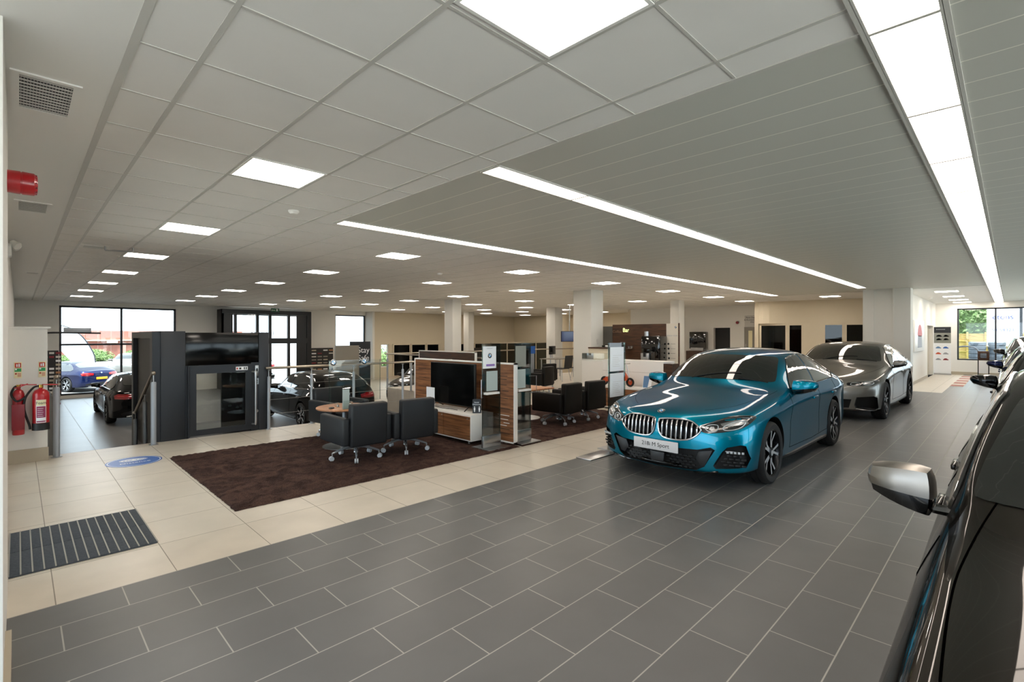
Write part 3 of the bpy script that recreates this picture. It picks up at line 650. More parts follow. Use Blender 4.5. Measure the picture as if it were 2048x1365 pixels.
# windows
def window(name, axis, c, a0, a1, z0, z1, vs=(), hs=(), fr=.06, dep=.1, mat='dark frame', gl='clear glass', sunk=.12):
    b = MB()
    def bx(a, e, p, q, d=dep):
        b.box(a, e, c+sunk-d/2, c+sunk+d/2, p, q) if axis == 'x' else b.box(c+sunk-d/2, c+sunk+d/2, a, e, p, q)
    bx(a0, a0+fr, z0, z1); bx(a1-fr, a1, z0, z1); bx(a0, a1, z0, z0+fr); bx(a0, a1, z1-fr, z1)
    for v in vs: bx(v-fr/2, v+fr/2, z0, z1)
    for h in hs: bx(a0, a1, h-fr/2, h+fr/2)
    o = struct(name, b, mat); q = MB()
    q.box(a0+.01, a1-.01, c+sunk-.006, c+sunk+.006, z0+.01, z1-.01) if axis == 'x' else q.box(c+sunk-.006, c+sunk+.006, a0+.01, a1-.01, z0+.01, z1-.01)
    q.build('window_pane', gl, o); return o
window('window_1', 'x', 26, 1.13, 4.95, -.74, 2.78, vs=[3.05], hs=[1.25], fr=.07)
window('window_2', 'x', 26, 12.28, 14.07, .2, 2.75, hs=[.95])
window('window_3', 'y', 27.5, -3.0, 1.57, .6, 2.72, vs=[.43, -1.3], fr=.05)
for k in range(9): window('window_%d' % (4+k), 'x', -3.4, -3.6+3.5*k, -.3+3.5*k, .1, 2.7, vs=[-1.95+3.5*k], fr=.06)
window('window_13', 'y', -.32, 4.45, 8.55, 0, 2.55, vs=[5.8, 7.15], mat='white paint', fr=.07)
window('window_14', 'x', 25.2, 14.6, 15.1, -.2, 1.12, mat='white paint', fr=.05)
b = MB(); b.box(8.83, 9.57, -.6, .6, 0, 1.96)
b = MB(); b.box(22.72, 22.76, 8.7, 9.7, 0, 2.05); struct('doorway_shade', b, 'black')  # black panel stands in for the darkness inside the open doorway
# office glazing under the curved wall
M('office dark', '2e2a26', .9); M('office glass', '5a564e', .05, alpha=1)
pts = [(21.12, 7.13), (21.1, 6.1), (21.12, 5.55), (21.3, 4.95), (21.45, 4.3), (21.62, 3.7), (21.75, 3.1)]
for k, ((xa, ya), (xb, yb)) in enumerate(zip(pts, pts[1:])):
    ang = math.atan2(yb-ya, xb-xa); L = math.hypot(xb-xa, yb-ya); b = MB()
    wide = .06 if k != 2 else L/2
    if k == 2: b.box(0, L, 0, .06, 0, 2.08)
    else: b.box(0, .07, 0, .08, 0, 2.08); b.box(L-.07, L, 0, .08, 0, 2.08); b.box(0, L, 0, .08, 2.0, 2.08); b.box(0, L, 0, .08, 0, .12)
    o = struct('window_%d' % (15+k), b, 'cream wall', loc=(xa, ya, 0), rot=(0, 0, ang))
    if k != 2: q = MB(); q.box(.06, L-.06, .03, .04, .1, 2.02); q.build('window_pane', 'tint glass', o)
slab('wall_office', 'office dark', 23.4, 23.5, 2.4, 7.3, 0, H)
# dark low glazing in the lower hall's back wall
for k, (xa, xb) in enumerate([(15.34, 16.5), (16.56, 17.6), (17.66, 18.6), (20.0, 21.2), (21.5, 22.2)]):
    b = MB(); b.box(xa, xb, 25.14, 25.2, -.7, 1.12); b.box(xa, xb, 25.12, 25.14, 1.06, 1.12); b.box(xa, xa+.06, 25.12, 25.14, -.7, 1.1); b.box(xb-.06, xb, 25.12, 25.14, -.7, 1.1)
    o = struct('window_%d' % (22+k), b, 'cream wall'); q = MB(); q.box(xa+.06, xb-.06, 25.125, 25.135, -.7, 1.06); q.build('window_pane', 'black glass', o)
b = MB(); b.box(18.3, 23.2, 20, 20.06, 1.17, 1.24); 
for x in (18.3, 19.5, 20.7, 21.9, 23.14): b.box(x, x+.06, 20, 20.06, D, 1.2)
o = struct('window_27', b, 'skirting'); q = MB(); q.box(18.3, 23.2, 20.02, 20.03, D, 1.2); q.build('window_pane', 'tint glass', o)
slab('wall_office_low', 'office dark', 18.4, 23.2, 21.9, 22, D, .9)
slab('wall_office_end', 'cream wall', 23.2, 25.3, 19.9, 20.06, D, H)
# entrance porch
M('porch dark', '17181b', .4)
b = MB()
for x in (6.6, 7.1, 8.05, 8.62, 9.5, 10.45): b.box(x-.05, x+.07, 25.2, 25.32, D, 2.82)
b.box(6.55, 10.6, 25.18, 25.34, 2.62, 2.82); b.box(6.55, 10.6, 25.18, 25.34, 1.22, 1.48); b.box(6.55, 10.6, 25.2, 25.32, D, D+.12)
b.box(6.55, 6.98, 25.2, 26.2, 2.6, 2.82); b.box(6.55, 6.62, 25.2, 26.2, D, 2.8); b.box(10.5, 10.62, 25.2, 26.2, D, 2.8); b.box(9.9, 10.55, 25.24, 25.3, D, 2.7); b.box(6.62, 7.0, 25.22, 25.28, D, 2.7)
b.box(6.6, 10.6, 26.2, 26.3, 2.6, 2.8)
o = struct('door_1', b, 'porch dark'); q = MB(); q.box(7.1, 9.95, 25.255, 25.265, D, 2.65); q.build('door_pane', 'clear glass', o)
t = text('door_lettering', 'Entrance', .30, 'black text', o, (8.3, 25.27, 1.72), (R(90), 0, R(180)), .002)
# ------------------------------------------------------------------ lights in the ceiling
xs = [1.535, 4.55, 7.55, 10.65, 13.9, 17.15, 20.3, 23.4]
def place_word(i, j): return ['leftmost', 'second', 'third', 'fourth', 'fifth', 'sixth', 'seventh', 'eighth'][i], ['nearest the camera', 'second', 'third', 'fourth', 'fifth', 'sixth', 'seventh', 'eighth', 'ninth'][j]
def ceiling_light(x, y, label, w=.28, d=.27):
    t = thing('ceiling_light', label, 'ceiling light', (x, y, H), 0, 'square ceiling light panels')
    f = MB(); 
    f.ring(-w-.012, w+.012, -d-.012, d+.012, -.008, 0, .018)
    f.build('frame', 'white paint', t); q = MB(); q.box(-w, w, -d, d, -.005, -.001); q.build('diffuser', 'lamp', t); return t
for i, x in enumerate(xs):
    for j in range(9):
        y = 1.30+3.0*j
        if i and j < 2 or (i == 6 and 2 < j < 5) or (i == 7 and j < 5) or y > (25 if i < 5 else 24): continue
        a, c_ = place_word(i, j if i == 0 else j-2)
        ceiling_light(x-(.3 if i == 6 else 0), y, 'square ceiling light panel, %s in the %s row counted from the left wall' % (c_, a))
for k, (x, y) in enumerate([(19.67, 4.36)]): ceiling_light(x, y, 'square ceiling light panel in front of the curved cream wall')
for k, x in enumerate((19.99, 22.6, 24.9, 26.9)): ceiling_light(x, 1.38, 'square ceiling light over the far right corridor, %s from the camera' % ['first', 'second', 'third', 'fourth'][k])
def strip(y0, y1, x0, x1, label):
    t = thing('strip_light', label, 'strip light', (x0, (y0+y1)/2, H), 0, 'recessed strip lights'); w = (y1-y0)/2
    f = MB(); f.box(0, x1-x0, -w-.012, -w, -.012, 0); f.box(0, x1-x0, w, w+.012, -.012, 0)
    n = round((x1-x0)/1.18); p = (x1-x0)/n
    for k in range(n+1): f.box(k*p-.011, k*p+.011, -w, w, -.012, 0)
    f.build('frame', 'grid', t)
    for k in range(n): q = MB(); q.box(k*p+.006, (k+1)*p-.006, -w, w, -.008, -.001); q.build('diffuser', 'strip lamp', t)
strip(.205, .445, 2.69-1.18*4, 2.69+1.18*21, 'long recessed strip light at the right, running over the row of dark cars')
strip(2.86, 3.06, 2.69, 2.69+1.18*12, 'long recessed strip light in the middle, running over the teal coupe')
strip(5.48, 5.69, 2.69, 2.69+1.18*13, 'long recessed strip light at the left edge of the metal ceiling')
def vent(x0, x1, y0, y1, label, n=11, fr=.035):
    t = thing('ceiling_vent', label, 'vent', (x0, y0, H), 0, 'ceiling vents'); w = x1-x0; d = y1-y0
    f = MB(); f.ring(0, w, 0, d, -.008, 0, fr); f.build('frame', 'white paint', t)
    f = MB(); f.box(fr, w-fr, fr, d-fr, -.001, 0); f.build('backing', 'black', t); f = MB()
    for k in range(n): yy = fr+(d-2*fr)*(k+.5)/n; f.box(fr, w-fr, yy-.005, yy+.005, -.007, -.0015)
    m = int((w-2*fr)/.012)
    for k in range(m): xx = fr+(w-2*fr)*(k+.5)/m; f.box(xx-.0012, xx+.0012, fr, d-fr, -.004, -.0015)
    f.build('slats', 'grid', t)
vent(-.03, .25, 3.55, 4.13, 'largest ceiling vent, top left above the red sounder')
vent(-.03, .25, 6.93, 7.52, 'second ceiling vent in the plain strip by the left wall')
vent(.66, .98, 9.65, 9.98, 'ceiling vent among the tiles beside the rod-like fixture')
vent(.66, .98, 13.6, 13.95, 'ceiling vent farther back, in the second column of tiles'); vent(.1, .34, 14.6, 15.0, 'small ceiling vent in the plain strip, third from the camera'); vent(.66, .98, 17.2, 17.5, 'farthest ceiling vent in the second column of tiles')
b = MB(); b.tube([(.93, 9.62, H-.06), (1.14, 9.55, H-.06), (1.25, 9.5, H-.06)], .012); b.cyl((.93, 9.62, H-.06), (.93, 9.62, H), .012); b.cyl((1.25, 9.5, H-.06), (1.25, 9.5, H), .012)
tag(b.build('ceiling_bar', 'satin steel'), 'thin metal bar fixture hanging under the ceiling by the vent', 'fixture')
for x, y, l in ((2.11, 5.46, 'small round ceiling sensor near the left strip light'), (6.46, 8.7, 'round smoke detector on the ceiling, left of centre'), (22.9, 2.0, 'round smoke detector over the right corridor')):
    b = MB(); b.lathe([(.055, 0), (.055, -.015), (.035, -.035), (0, -.037)], 20); tag(b.build('smoke_detector', 'white paint', loc=(x, y, H)), l, 'smoke detector')
for x, y, l in ((10.2, 11.1, 'round ceiling grille right of the centre lights'), (13.6, 10.0, 'dark round ceiling grille right of the white column')):
    b = MB(); b.lathe([(.2, 0), (.2, -.01), (.12, -.012), (0, -.012)], 24); tag(b.build('ceiling_grille', 'grid', loc=(x, y, H)), l, 'vent')
# ------------------------------------------------------------------ outside
slab('floor_outside', 'far tarmac', -120, 140, -90, 160, -1.2, D-.21)
b = MB(); b.box(-60, 45, 75, 80, D-.2, 2.2, 0); b.box(-60, 45, 74.8, 75, 1.0, 1.12, 1)
for k in range(-9, 9): b.box(3.4+4*k, 4.4+4*k, 74.75, 75, .75, 1.12, 1); b.box(4.9+4*k, 5.2+4*k, 74.9, 75, D, .8, 0)
tag(b.build('brick_building', ['outside brick', 'cream wall']), 'long low red brick building with a pale band beyond the car park', 'building')
def bush(x, y, z, r, label, h=1.0, n=260, name='bush'):
    rnd = random.Random(int(x*7+y)); t = thing(name, label, 'bush' if name == 'bush' else 'tree', (x, y, z)); b = MB()
    for k in range(n*12):
        a = rnd.uniform(0, 2*PI); ph = math.asin(rnd.uniform(-.25, 1)); rr = r*rnd.uniform(.72, 1.08)*(1+.12*math.sin(a*5+ph*4)); c = Vector((rr*math.cos(a)*math.cos(ph), rr*math.sin(a)*math.cos(ph), h*rr*math.sin(ph)+h*r*.35)); q = r*rnd.uniform(.035, .07)
        u = Vector((rnd.gauss(0, 1), rnd.gauss(0, 1), rnd.gauss(0, 1))).normalized(); v = u.orthogonal().normalized()*q; u = u*q
        b.bm.faces.new([b.bm.verts.new(c+w_) for w_ in (u, v*.6, -u, -v*.6)])
    b.ico((0, 0, r*.36*h), r*.78, 3, 0, (1, 1, h)); b.build('foliage', 'leaf', t); s_ = MB(); s_.cyl((0, 0, 0), (0, 0, r*.6*h), r*.08); s_.build('stem', 'bark', t)
bush(5.4, 68, D-.2, 1.7, 'rounded green bush before the brick building, left of the mullion', .5); bush(9.8, 69, D-.2, 1.6, 'green bush before the brick building, right of the mullion', .5)
bush(3.0, 66, D-.2, 1.0, 'small green bush left of the feather flag', .5)
bush(16.2, 29, D-.2, 1.6, 'green bush outside the narrow low window', .9, 300)
def simple_car(paint, x, y, rz, label, z=D-.2, **k):
    c = Car('parked_car', label, paint, (x, y, 0), rz, detail=2, lite=True, rear=k.pop('rear', 'saloon'), group='cars in the outside car park', **k); c.finish_body(); c.common('coupe' if k.get('rear') == 'coupe' else 'saloon', mirrors=True, handles=False); c.rear('sedan'); c.root.location.z = z; return c
simple_car('blue paint', .6, 34.8, R(-60), 'dark blue parked car with large alloy wheel, closest outside the left window', rear='coupe')
simple_car('silver paint', 7.8, 45.5, R(60), 'silver car parked side-on, right of the left window mullion'); simple_car('white car paint', 7.6, 55, R(75), 'white car parked farthest back outside the left window'); simple_car('silver paint', 5.0, 42, R(75), 'silver car parked nose-on behind the dark blue one')
simple_car('white car paint', 11.2, 36.5, R(-100), 'white car outside the entrance porch')
FP = [(1.2, 2.35), (1.6, 2.25), (2.22, 2.05), (2.8, 1.51), (3.22, .74), (3.38, .18), (3.45, -.35), (2.35, -.35), (2.2, .15), (1.82, .7), (1.2, 1.2)]
b = MB(); b.prism([(x-3.5, z) for x, z in FP], -.01, .01, 0, T=Matrix.Rotation(R(90), 4, 'X')); b.tube(cr([(-2.3, 0, 2.37), (-1.9, 0, 2.27), (-1.28, 0, 2.07), (-.7, 0, 1.53), (-.28, 0, .75), (-.12, 0, .18), (-.05, 0, -1.05)], 4, False), .03, 8, 1)
tag(b.build('feather_flag', ['flag cloth', 'dark frame'], loc=(3.5, 40, 0)), 'white feather flag on a curved pole outside the left window', 'flag')
b = MB(); b.box(17, 40, 50, 58, D-.2, 9, 0)
tag(b.build('white_building', 'white car paint'), 'tall white building outside the small square window', 'building')
M('yard rubber', '4a525a', .6)
# right side yard
b = MB()
for k in range(14): b.box(46, 46.06, -6+k*.9, -6+k*.9+.84, 0, 1.75, 0); b.box(45.9, 46.0, -6+k*.9-.05, -6+k*.9+.05, 0, 1.85, 0)
for z in (.5, 1.2): b.box(45.93, 46, -6, 6.6, z, z+.1)
tag(b.build('wooden_fence', 'fence wood'), 'yellowish timber fence outside the right window', 'fence')
slab('floor_yard', 'far tarmac', 27.8, 60, -12, 14, D-.15, -.02)
b = MB(); b.box(42.6, 45.9, -7, 7, -.02, .02); tag(b.build('grass_verge', 'grass', kind='stuff'), 'strip of green grass before the timber fence', 'grass')
bush(51, 2.4, 0, 2.5, 'leafy light green tree behind the timber fence', 1.5, 500, 'tree'); bush(58, 7.6, 0, 2.4, 'second leafy tree behind the timber fence', 1.3, 300, 'tree')
t = thing('sign_board', 'white company sign board with blue lettering and phone number outside', 'sign', (43, .35, 0)); b = MB(); b.box(0, .05, -.72, .72, .95, 3.4); b.build('board', 'white car paint', t)
M('sign blue', '3a3f8a', .5)
text('lettering', 'etons', .42, 'sign blue', t, (-.005, .0, 2.75), (R(90), 0, R(-90)), .002); text('lettering', 'Tyre Specialists', .14, 'grid', t, (-.005, 0, 2.45), (R(90), 0, R(-90)), .002); text('lettering', '50 54321', .27, 'sign blue', t, (-.005, 0, 1.95), (R(90), 0, R(-90)), .002)
b = MB(); b.box(.06, .12, -.85, -.72, 0, 3.6); b.build('post', 'dark frame', t)
for i, (yy, n) in enumerate(((1.45, 5), (.6, 5))):
    for k in range(n):
        b = MB(); b.lathe([(.2, .02), (.36, 0), (.40, .05), (.40, .2), (.36, .25), (.2, .23)], 24); tag(b.build('tyre', 'yard rubber', loc=(41.6+.25*i, yy-.0, -.02+k*.25)), 'grey tyre in the %s stack outside, %s' % (['left', 'right'][i], ['lowest', 'second from the ground', 'middle one', 'fourth from the ground', 'topmost'][k]), 'tyre', 'tyres stacked outside')
b = MB()
for s_ in (0, .25): b.tube(cr([(36+s_, 1.22, -.02), (36+s_, 1.22, .75), (36+s_, 1.45, 1.0), (36+s_, 1.95, 1.0), (36+s_, 2.15, .75), (36+s_, 2.15, -.02)], 4, False), .035)
tag(b.build('bike_rack', 'dark frame'), 'dark hooped bicycle rack outside the right window', 'bike rack')
simple_car('white car paint', 38.5, 2.9, R(20), 'white van-like car behind the bicycle rack', z=-.02)
b = MB(); b.box(36, 38, -3.5, -.75, -.02, 3.4, bev=.05); tag(b.build('white_container', 'white car paint'), 'plain white tall container at the right edge outside', 'container')
# ------------------------------------------------------------------ teal coupe
def teal():
    c = Car('coupe_car', 'bright teal blue four-door coupe with chrome-slatted double grille parked on the grey tiles', 'teal paint', (4.9, 2.71, 0), 0, 'coupe')
    kq = cr([(.022, .685), (.045, .707), (.2, .722), (.34, .715), (.41, .685), (.465, .63), (.42, .565), (.34, .52), (.2, .505), (.09, .515), (.038, .56), (.02, .63)], 3)
    kidneys(c, kq, 8)
    low = [(-.44, .43), (-.30, .425), (0, .405), (.30, .425), (.44, .43), (.56, .465), (.60, .44), (.50, .26), (.42, .215), (0, .195), (-.42, .215), (-.50, .26), (-.60, .44), (-.56, .465)]
    c.pocket(low, 'front', .09)
    si = [(.66, .43), (.70, .475), (.80, .50), (.835, .49), (.86, .36), (.83, .27), (.60, .25), (.58, .28)]
    for sg in (1, -1): c.pocket([(sg*a, z) for a, z in si], 'front', .07)
    c.finish_body(); c.common('coupe', mx=1.80, mk=1.2)
    r = c.root
    for sg in (1, -1):
        hq = cr([(.44, .665), (.56, .72), (.66, .765), (.76, .775), (.84, .765), (.845, .72), (.80, .665), (.70, .63), (.56, .605), (.48, .61)], 3)
        o = headlight(c, hq, sg)
        for k, (pl, rr) in enumerate((([(.50, .655), (.53, .625), (.585, .62), (.61, .65), (.60, .685), (.54, .685)], .0045), ([(.65, .665), (.68, .64), (.76, .655), (.80, .69), (.795, .725), (.72, .715)], .005))):
            e = MB(); c.line('e', cr([(sg*a, z) for a, z in pl], 4), 'front', None, rr, .004, True, mb=e, step=.02); e.build('light_ring', 'lamp white', o)
        e = MB(); c.line('e', cr([(sg*a, z) for a, z in ((.46, .668), (.56, .712), (.66, .748), (.76, .757), (.83, .75))], 4, False), 'front', None, .007, .001, mb=e, step=.02); e.build('light_brow', 'lamp silver', o)
        c.patch('reflector', [(sg*a, z) for a, z in ((.62, .70), (.72, .735), (.80, .74), (.83, .70), (.76, .69), (.70, .68), (.64, .68))], 'front', 'lamp silver', .005, .03, parent=o)
        c.patch('reflector', [(sg*a, z) for a, z in ((.535, .64), (.56, .63), (.585, .645), (.575, .67), (.545, .67))], 'front', 'lamp silver', .005, .03, parent=o)
        f = MB(); hh, n = c.ray('front', sg*.75, .42); f.box(-.01, .01, -.10, .09, -.018, .018, bev=.006); o = f.build('fog_light', 'black gloss', r, loc=hh+Vector((.03, 0, 0)), rot=(0, 0, sg*R(-25)))
        f = MB()
        for k in range(5): f.box(-.016, -.008, -.085+k*.035, -.062+k*.035, -.011, .011, bev=.002)
        f.build('light_segment', 'lamp white', o)
        f = MB(); h2, n = c.ray('front', sg*.74, .33)
        for k in range(4):
            for j in range(4): f.box(.0, .01, -.11+k*.058+(j % 2)*.02, -.065+k*.058+(j % 2)*.02, -.06+j*.032, -.04+j*.032, bev=.003)
        f.build('side_mesh', 'black plastic', r, loc=h2+Vector((.055, 0, 0)), rot=(0, 0, sg*R(-25)))
        pd = MB(); T = Matrix.Translation((0, 0, 0)) @ ROT_X
        q = [(sg*.575, .435), (sg*.43, .405), (sg*.40, .33), (sg*.45, .255), (sg*.50, .27)]
        h3, n = c.ray('front', sg*.48, .34); nf = [(-z, y) for y, z in q]
        pd.prism(nf, 0, .02, 0, T=ROT_X, bev=.004); pd.build('intake_blade', 'blade grey', r, loc=(h3.x+.035, 0, 0))
    c.plate('front', .52, .112, .425, 'plate white', '218i M Sport')
    hh, n = c.ray('front', 0, .28)
    for sd in (0, 1):
      g = MB()
      for j in range(5):
        for k in (range(-8, 0) if sd else range(0, 8)):
            if abs(k+.5+(j % 2)*.5) < 2 and j < 5: continue
            y = (k+.5+(j % 2)*.5)*.055
            if abs(y) < .40-(.03 if j < 1 else 0): g.box(.03+abs(y)*.09, .045+abs(y)*.09, y-.018, y+.018, -.055+j*.03-.008, -.055+j*.03+.008, bev=.003, seg=1)
      g.build('lower_mesh', 'mesh grey', r, loc=hh)
    g = MB(); g.prism([(-.085, .055), (.085, .055), (.075, -.055), (-.075, -.055)], -.012, .012, 0, T=Matrix.Rotation(R(90), 4, 'Z') @ Matrix.Rotation(R(90), 4, 'X'), bev=.008)
    g.build('radar_cover', 'blade grey', r, loc=hh+Vector((.018, 0, .012)))
    b = MB(); c.line('b', cr([(-.62, .22), (-.50, .20), (-.3, .175), (0, .17), (.3, .175), (.50, .20), (.62, .22)], 4, False), 'front', None, .012, .0, mb=b); b.build('splitter', 'black gloss', r)
    h, n = c.ray('top', .115, 0); roundel(r, h+n*.003, facing(n, (1, 0, 1)), .041)
    c.rear('sedan'); return c
M('plate white', 'd9dadc', .4); M('blade grey', '2a2c2e', .4); M('mesh grey', '191a1c', .35)
teal()
# ------------------------------------------------------------------ saloons
XS = ((0, .87, 1.4, 2.25, 3.1, 3.54, 4.53), (0, .88, 1.52, 2.48, 3.5, 4.0, 5.12))
def saloon(name, label, paint, loc, rz=0, cap=None, mk=1.0, mz=.985, ar=(1, 1), big=False, **k):
    c = Car(name, label, paint, loc, rz, **k)
    if big:
        kq = cr([(.04, .70), (.06, .735), (.2, .75), (.33, .74), (.37, .68), (.35, .55), (.30, .49), (.15, .47), (.06, .48), (.04, .55)], 3); kidneys(c, kq, 7)
        c.pocket([(-.5, .40), (.5, .40), (.46, .24), (-.46, .24)], 'front', .08)
        si = [(.57, .44), (.80, .465), (.845, .44), (.85, .25), (.80, .215), (.56, .245), (.54, .3)]
    else:
        kq = cr([(.035, .66), (.06, .69), (.2, .70), (.33, .685), (.36, .62), (.32, .54), (.2, .51), (.08, .52), (.035, .58)], 3); kidneys(c, kq, 6)
        c.pocket([(-.5, .40), (.5, .40), (.46, .24), (-.46, .24)], 'front', .08)
        si = [(.60, .42), (.78, .44), (.83, .42), (.83, .3), (.60, .26)]
    for sg in (1, -1): c.pocket([(sg*a, z) for a, z in si], 'front', .09)
    c.finish_body(); c.common(k.get('rear', 'saloon'), cap=cap, mk=mk, mz=mz, ar=ar, rimstyle=1)
    for sg in (1, -1):
        hq = cr([(.44, .695), (.6, .715), (.76, .735), (.835, .745), (.845, .715), (.80, .665), (.7, .645), (.55, .64), (.44, .645)], 3)
        o = headlight(c, hq, sg)
        for pl in ([(.48, .665), (.51, .65), (.58, .65), (.61, .675), (.58, .695), (.50, .69)], [(.65, .68), (.68, .66), (.75, .665), (.79, .695), (.76, .715), (.68, .71)]):
            e = MB(); c.line('e', cr([(sg*a, z) for a, z in pl], 4), 'front', None, .006, .004, True, mb=e, step=.02); e.build('light_ring', 'lamp white', o)
        e = MB(); c.line('e', cr([(sg*a, z) for a, z in ((.45, .694), (.6, .712), (.76, .732), (.83, .74))], 4, False), 'front', None, .006, .003, mb=e, step=.02); e.build('light_brow', 'lamp silver', o)
        c.patch('reflector', [(sg*a, z) for a, z in ((.66, .675), (.74, .68), (.77, .695), (.74, .705), (.68, .70))], 'front', 'lamp silver', .004, .03, parent=o)
    if big:
        for sg in (1, -1): c.line('intake_trim', [(sg*.56, .23), (sg*.80, .20), (sg*.85, .24)], 'front', 'satin steel', .008, .002)
    h, n = c.ray('top', .10, 0); roundel(c.root, h+n*.003, facing(n, (1, 0, 1)), .041)
    c.rear('sedan', txt=''); return c
saloon('luxury_saloon_car', 'long silver grey luxury saloon parked directly behind the teal coupe', 'silver paint', (10.95, 2.62, 0), rear='saloon', xm=XS, wy=1.045, zs=1.035, wr=.36, big=True)
saloon('graphite_saloon_car', 'dark graphite car with satin grey mirror cap, nearest at the right edge', 'graphite paint', (.45, -.683, 0), cap='satin grey', mk=.92, mz=1.005, ar=(.93, 1.18), gy=1.13, seam=[(1.62, .71), (1.5, .755), (1.3, .785), (1.0, .785), (.7, .765), (.45, .70), (.28, .55)], rear='coupe', xm=((0, .87, 1.6, 4.53), (0, .80, 1.62, 4.55)), wy=1.0, zs=1.06, wr=.35)
saloon('black_saloon_car', 'glossy black car with a black wing mirror, second in the right-hand row', 'black paint', (7.1, -.735, 0), rear='saloon', mk=1.15, wy=1.02, zs=1.03)
saloon('blue_saloon_car', 'dark car with a blue wing mirror, third in the right-hand row', 'blue paint', (13.2, -.735, 0), rear='saloon', mk=1.15, wy=1.02, zs=1.0, lite=True)
saloon('dark_saloon_car', 'dark car farthest away in the right-hand row, nearest the window', 'graphite paint', (20.3, -.72, 0), rear='hatch', mk=1.15, wy=1.02, zs=1.12, lite=True)
c = saloon('black_coupe_car', 'black low coupe seen from behind at the foot of the steps', 'black paint', (3.6-.93, 21.6, 0), -PI/2, rear='coupe', wy=1.03, zs=.96, xm=((0, .87, 3.54, 4.53), (0, .87, 3.72, 4.72)), wr=.35)
c.root.location.z = -.85
c = saloon('black_hatchback_car', 'black hatchback seen from behind beyond the balustrade', 'black paint', (6.2, 16.85, 0), -PI/2, rear='hatch', wy=.99, zs=1.02)
c.root.location.z = -.85
# ------------------------------------------------------------------ things near the left wall
b = MB(); T = Matrix.Translation((-.045, 4.2, 2.52)) @ ROT_X
t = thing('alarm_sounder', 'red round fire alarm sounder on the left wall', 'alarm', (-.045, 4.2, 2.52))
b = MB(); b.lathe([(.0, 0), (.066, 0), (.068, .055), (.064, .056), (.064, .062), (.068, .063), (.066, .115), (.05, .13), (0, .132)], 28, 0, ROT_X); b.build('housing', 'red', t)
b = MB()
for k in range(12): a = 2*PI*k/12; b.box(.09, .128, .056*math.cos(a)-.004, .056*math.cos(a)+.004, .056*math.sin(a)-.004, .056*math.sin(a)+.004)
b.build('grille', 'dark red', t)
t = thing('emergency_light', 'small twin-head emergency light on the left wall', 'light', (-.1, 8.0, 2.55)); b = MB(); b.box(0, .05, -.12, .12, -.05, .08, bev=.006); b.cyl((.05, -.07, .1), (.10, -.10, .06), .035, .045); b.cyl((.05, .07, .1), (.10, .10, .06), .035, .045); b.build('housing', 'grid', t)
def extinguisher(x, y, z, r, h, label, foam):
    t = thing('fire_extinguisher', label, 'fire extinguisher', (x, y, z), R(4) if foam else 0)
    b = MB(); b.lathe([(0, .012), (r*.94, .0), (r, .015), (r, h*.80), (r*.97, h*.86), (r*.75, h*.93), (r*.3, h*.97), (.02, h*.98), (.02, h+.01), (0, h+.01)], 32); b.build('cylinder', 'red', t)
    if foam: b = MB(); b.lathe([(r+.003, .0), (r+.003, .09), (0, .09)], 32); b.lathe([(0, 0), (r+.003, 0)], 32); b.build('base_ring', 'black plastic', t)
    b = MB(); b.lathe([(.022, h), (.022, h+.035), (0, h+.035)], 16); b.build('valve', 'brass', t)
    b = MB(); b.box(-.03, .12, -.012, .012, h+.03, h+.042, T=Matrix.Rotation(R(4), 4, 'Y')); b.box(-.02, .11, -.012, .012, h+.05, h+.062, T=Matrix.Rotation(R(-22), 4, 'Y')); b.build('lever', 'red', t)
    b = MB(); b.tube(cr([(-.02, 0, h+.02), (-r*.9, -.01, h+.0), (-r*1.75, -.015, h*.78), (-r*1.9, -.015, h*.5), (-r*1.35, -.02, h*.15), (-r*1.25, -.02, .02)] if foam else [(-.02, 0, h+.02), (-r*.8, -.01, h-.01), (-r*1.1, -.02, h*.85), (-r*.2, -r-.02, h*.72), (r*1.1, -r*.8, h*.80)], 5, False), .012); b.build('hose', 'black', t)
    if foam:
        def lab(name, a0, a1, z0, z1, mat, rr, par):
            b = MB(); n = 10
            for k in range(n):
                p, q = a0+(a1-a0)*k/n, a0+(a1-a0)*(k+1)/n
                b.quad([(rr*math.cos(p), rr*math.sin(p), z0), (rr*math.cos(q), rr*math.sin(q), z0), (rr*math.cos(q), rr*math.sin(q), z1), (rr*math.cos(p), rr*math.sin(p), z1)])
            return b.build(name, mat, par)
        L = lab('label', R(-128), R(-60), h*.18, h*.72, 'paper', r+.0015, t); lab('label_band', R(-127), R(-61), h*.58, h*.715, 'sign yellow', r+.0022, L); lab('label_panel', R(-124), R(-64), h*.30, h*.565, 'label maroon', r+.0022, L); lab('label_panel', R(-124), R(-64), h*.195, h*.225, 'label maroon', r+.0022, L)
        for k in range(5): lab('label_line', R(-118), R(-80-4*(k % 2)), h*(.33+.045*k), h*(.338+.045*k), 'paper', r+.003, L)
        a = R(-94); text('label_lettering', 'Foam', .048, 'black text', L, ((r+.004)*math.cos(a), (r+.004)*math.sin(a), h*.645), (R(90), 0, a+PI/2), .0005, sx=.9)
    else:
        b = MB(); b.box(-.06, .055, -r-.05, -r-.035, h*.12, h*.66, bev=.004); b.build('horn_box', 'dark red', t)
    b = MB(); b.box(-.02, .02, r-.01, 8.748-y, h*.8, h*.84); b.build('bracket', 'satin steel', t)
    return t
M('label maroon', '8e3358', .5)
extinguisher(.205, 8.60, .42, .08, .53, 'red foam fire extinguisher with black base and looped hose', True)
extinguisher(.005, 8.63, .38, .056, .58, 'slimmer red fire extinguisher at the far left, behind a red box', False)
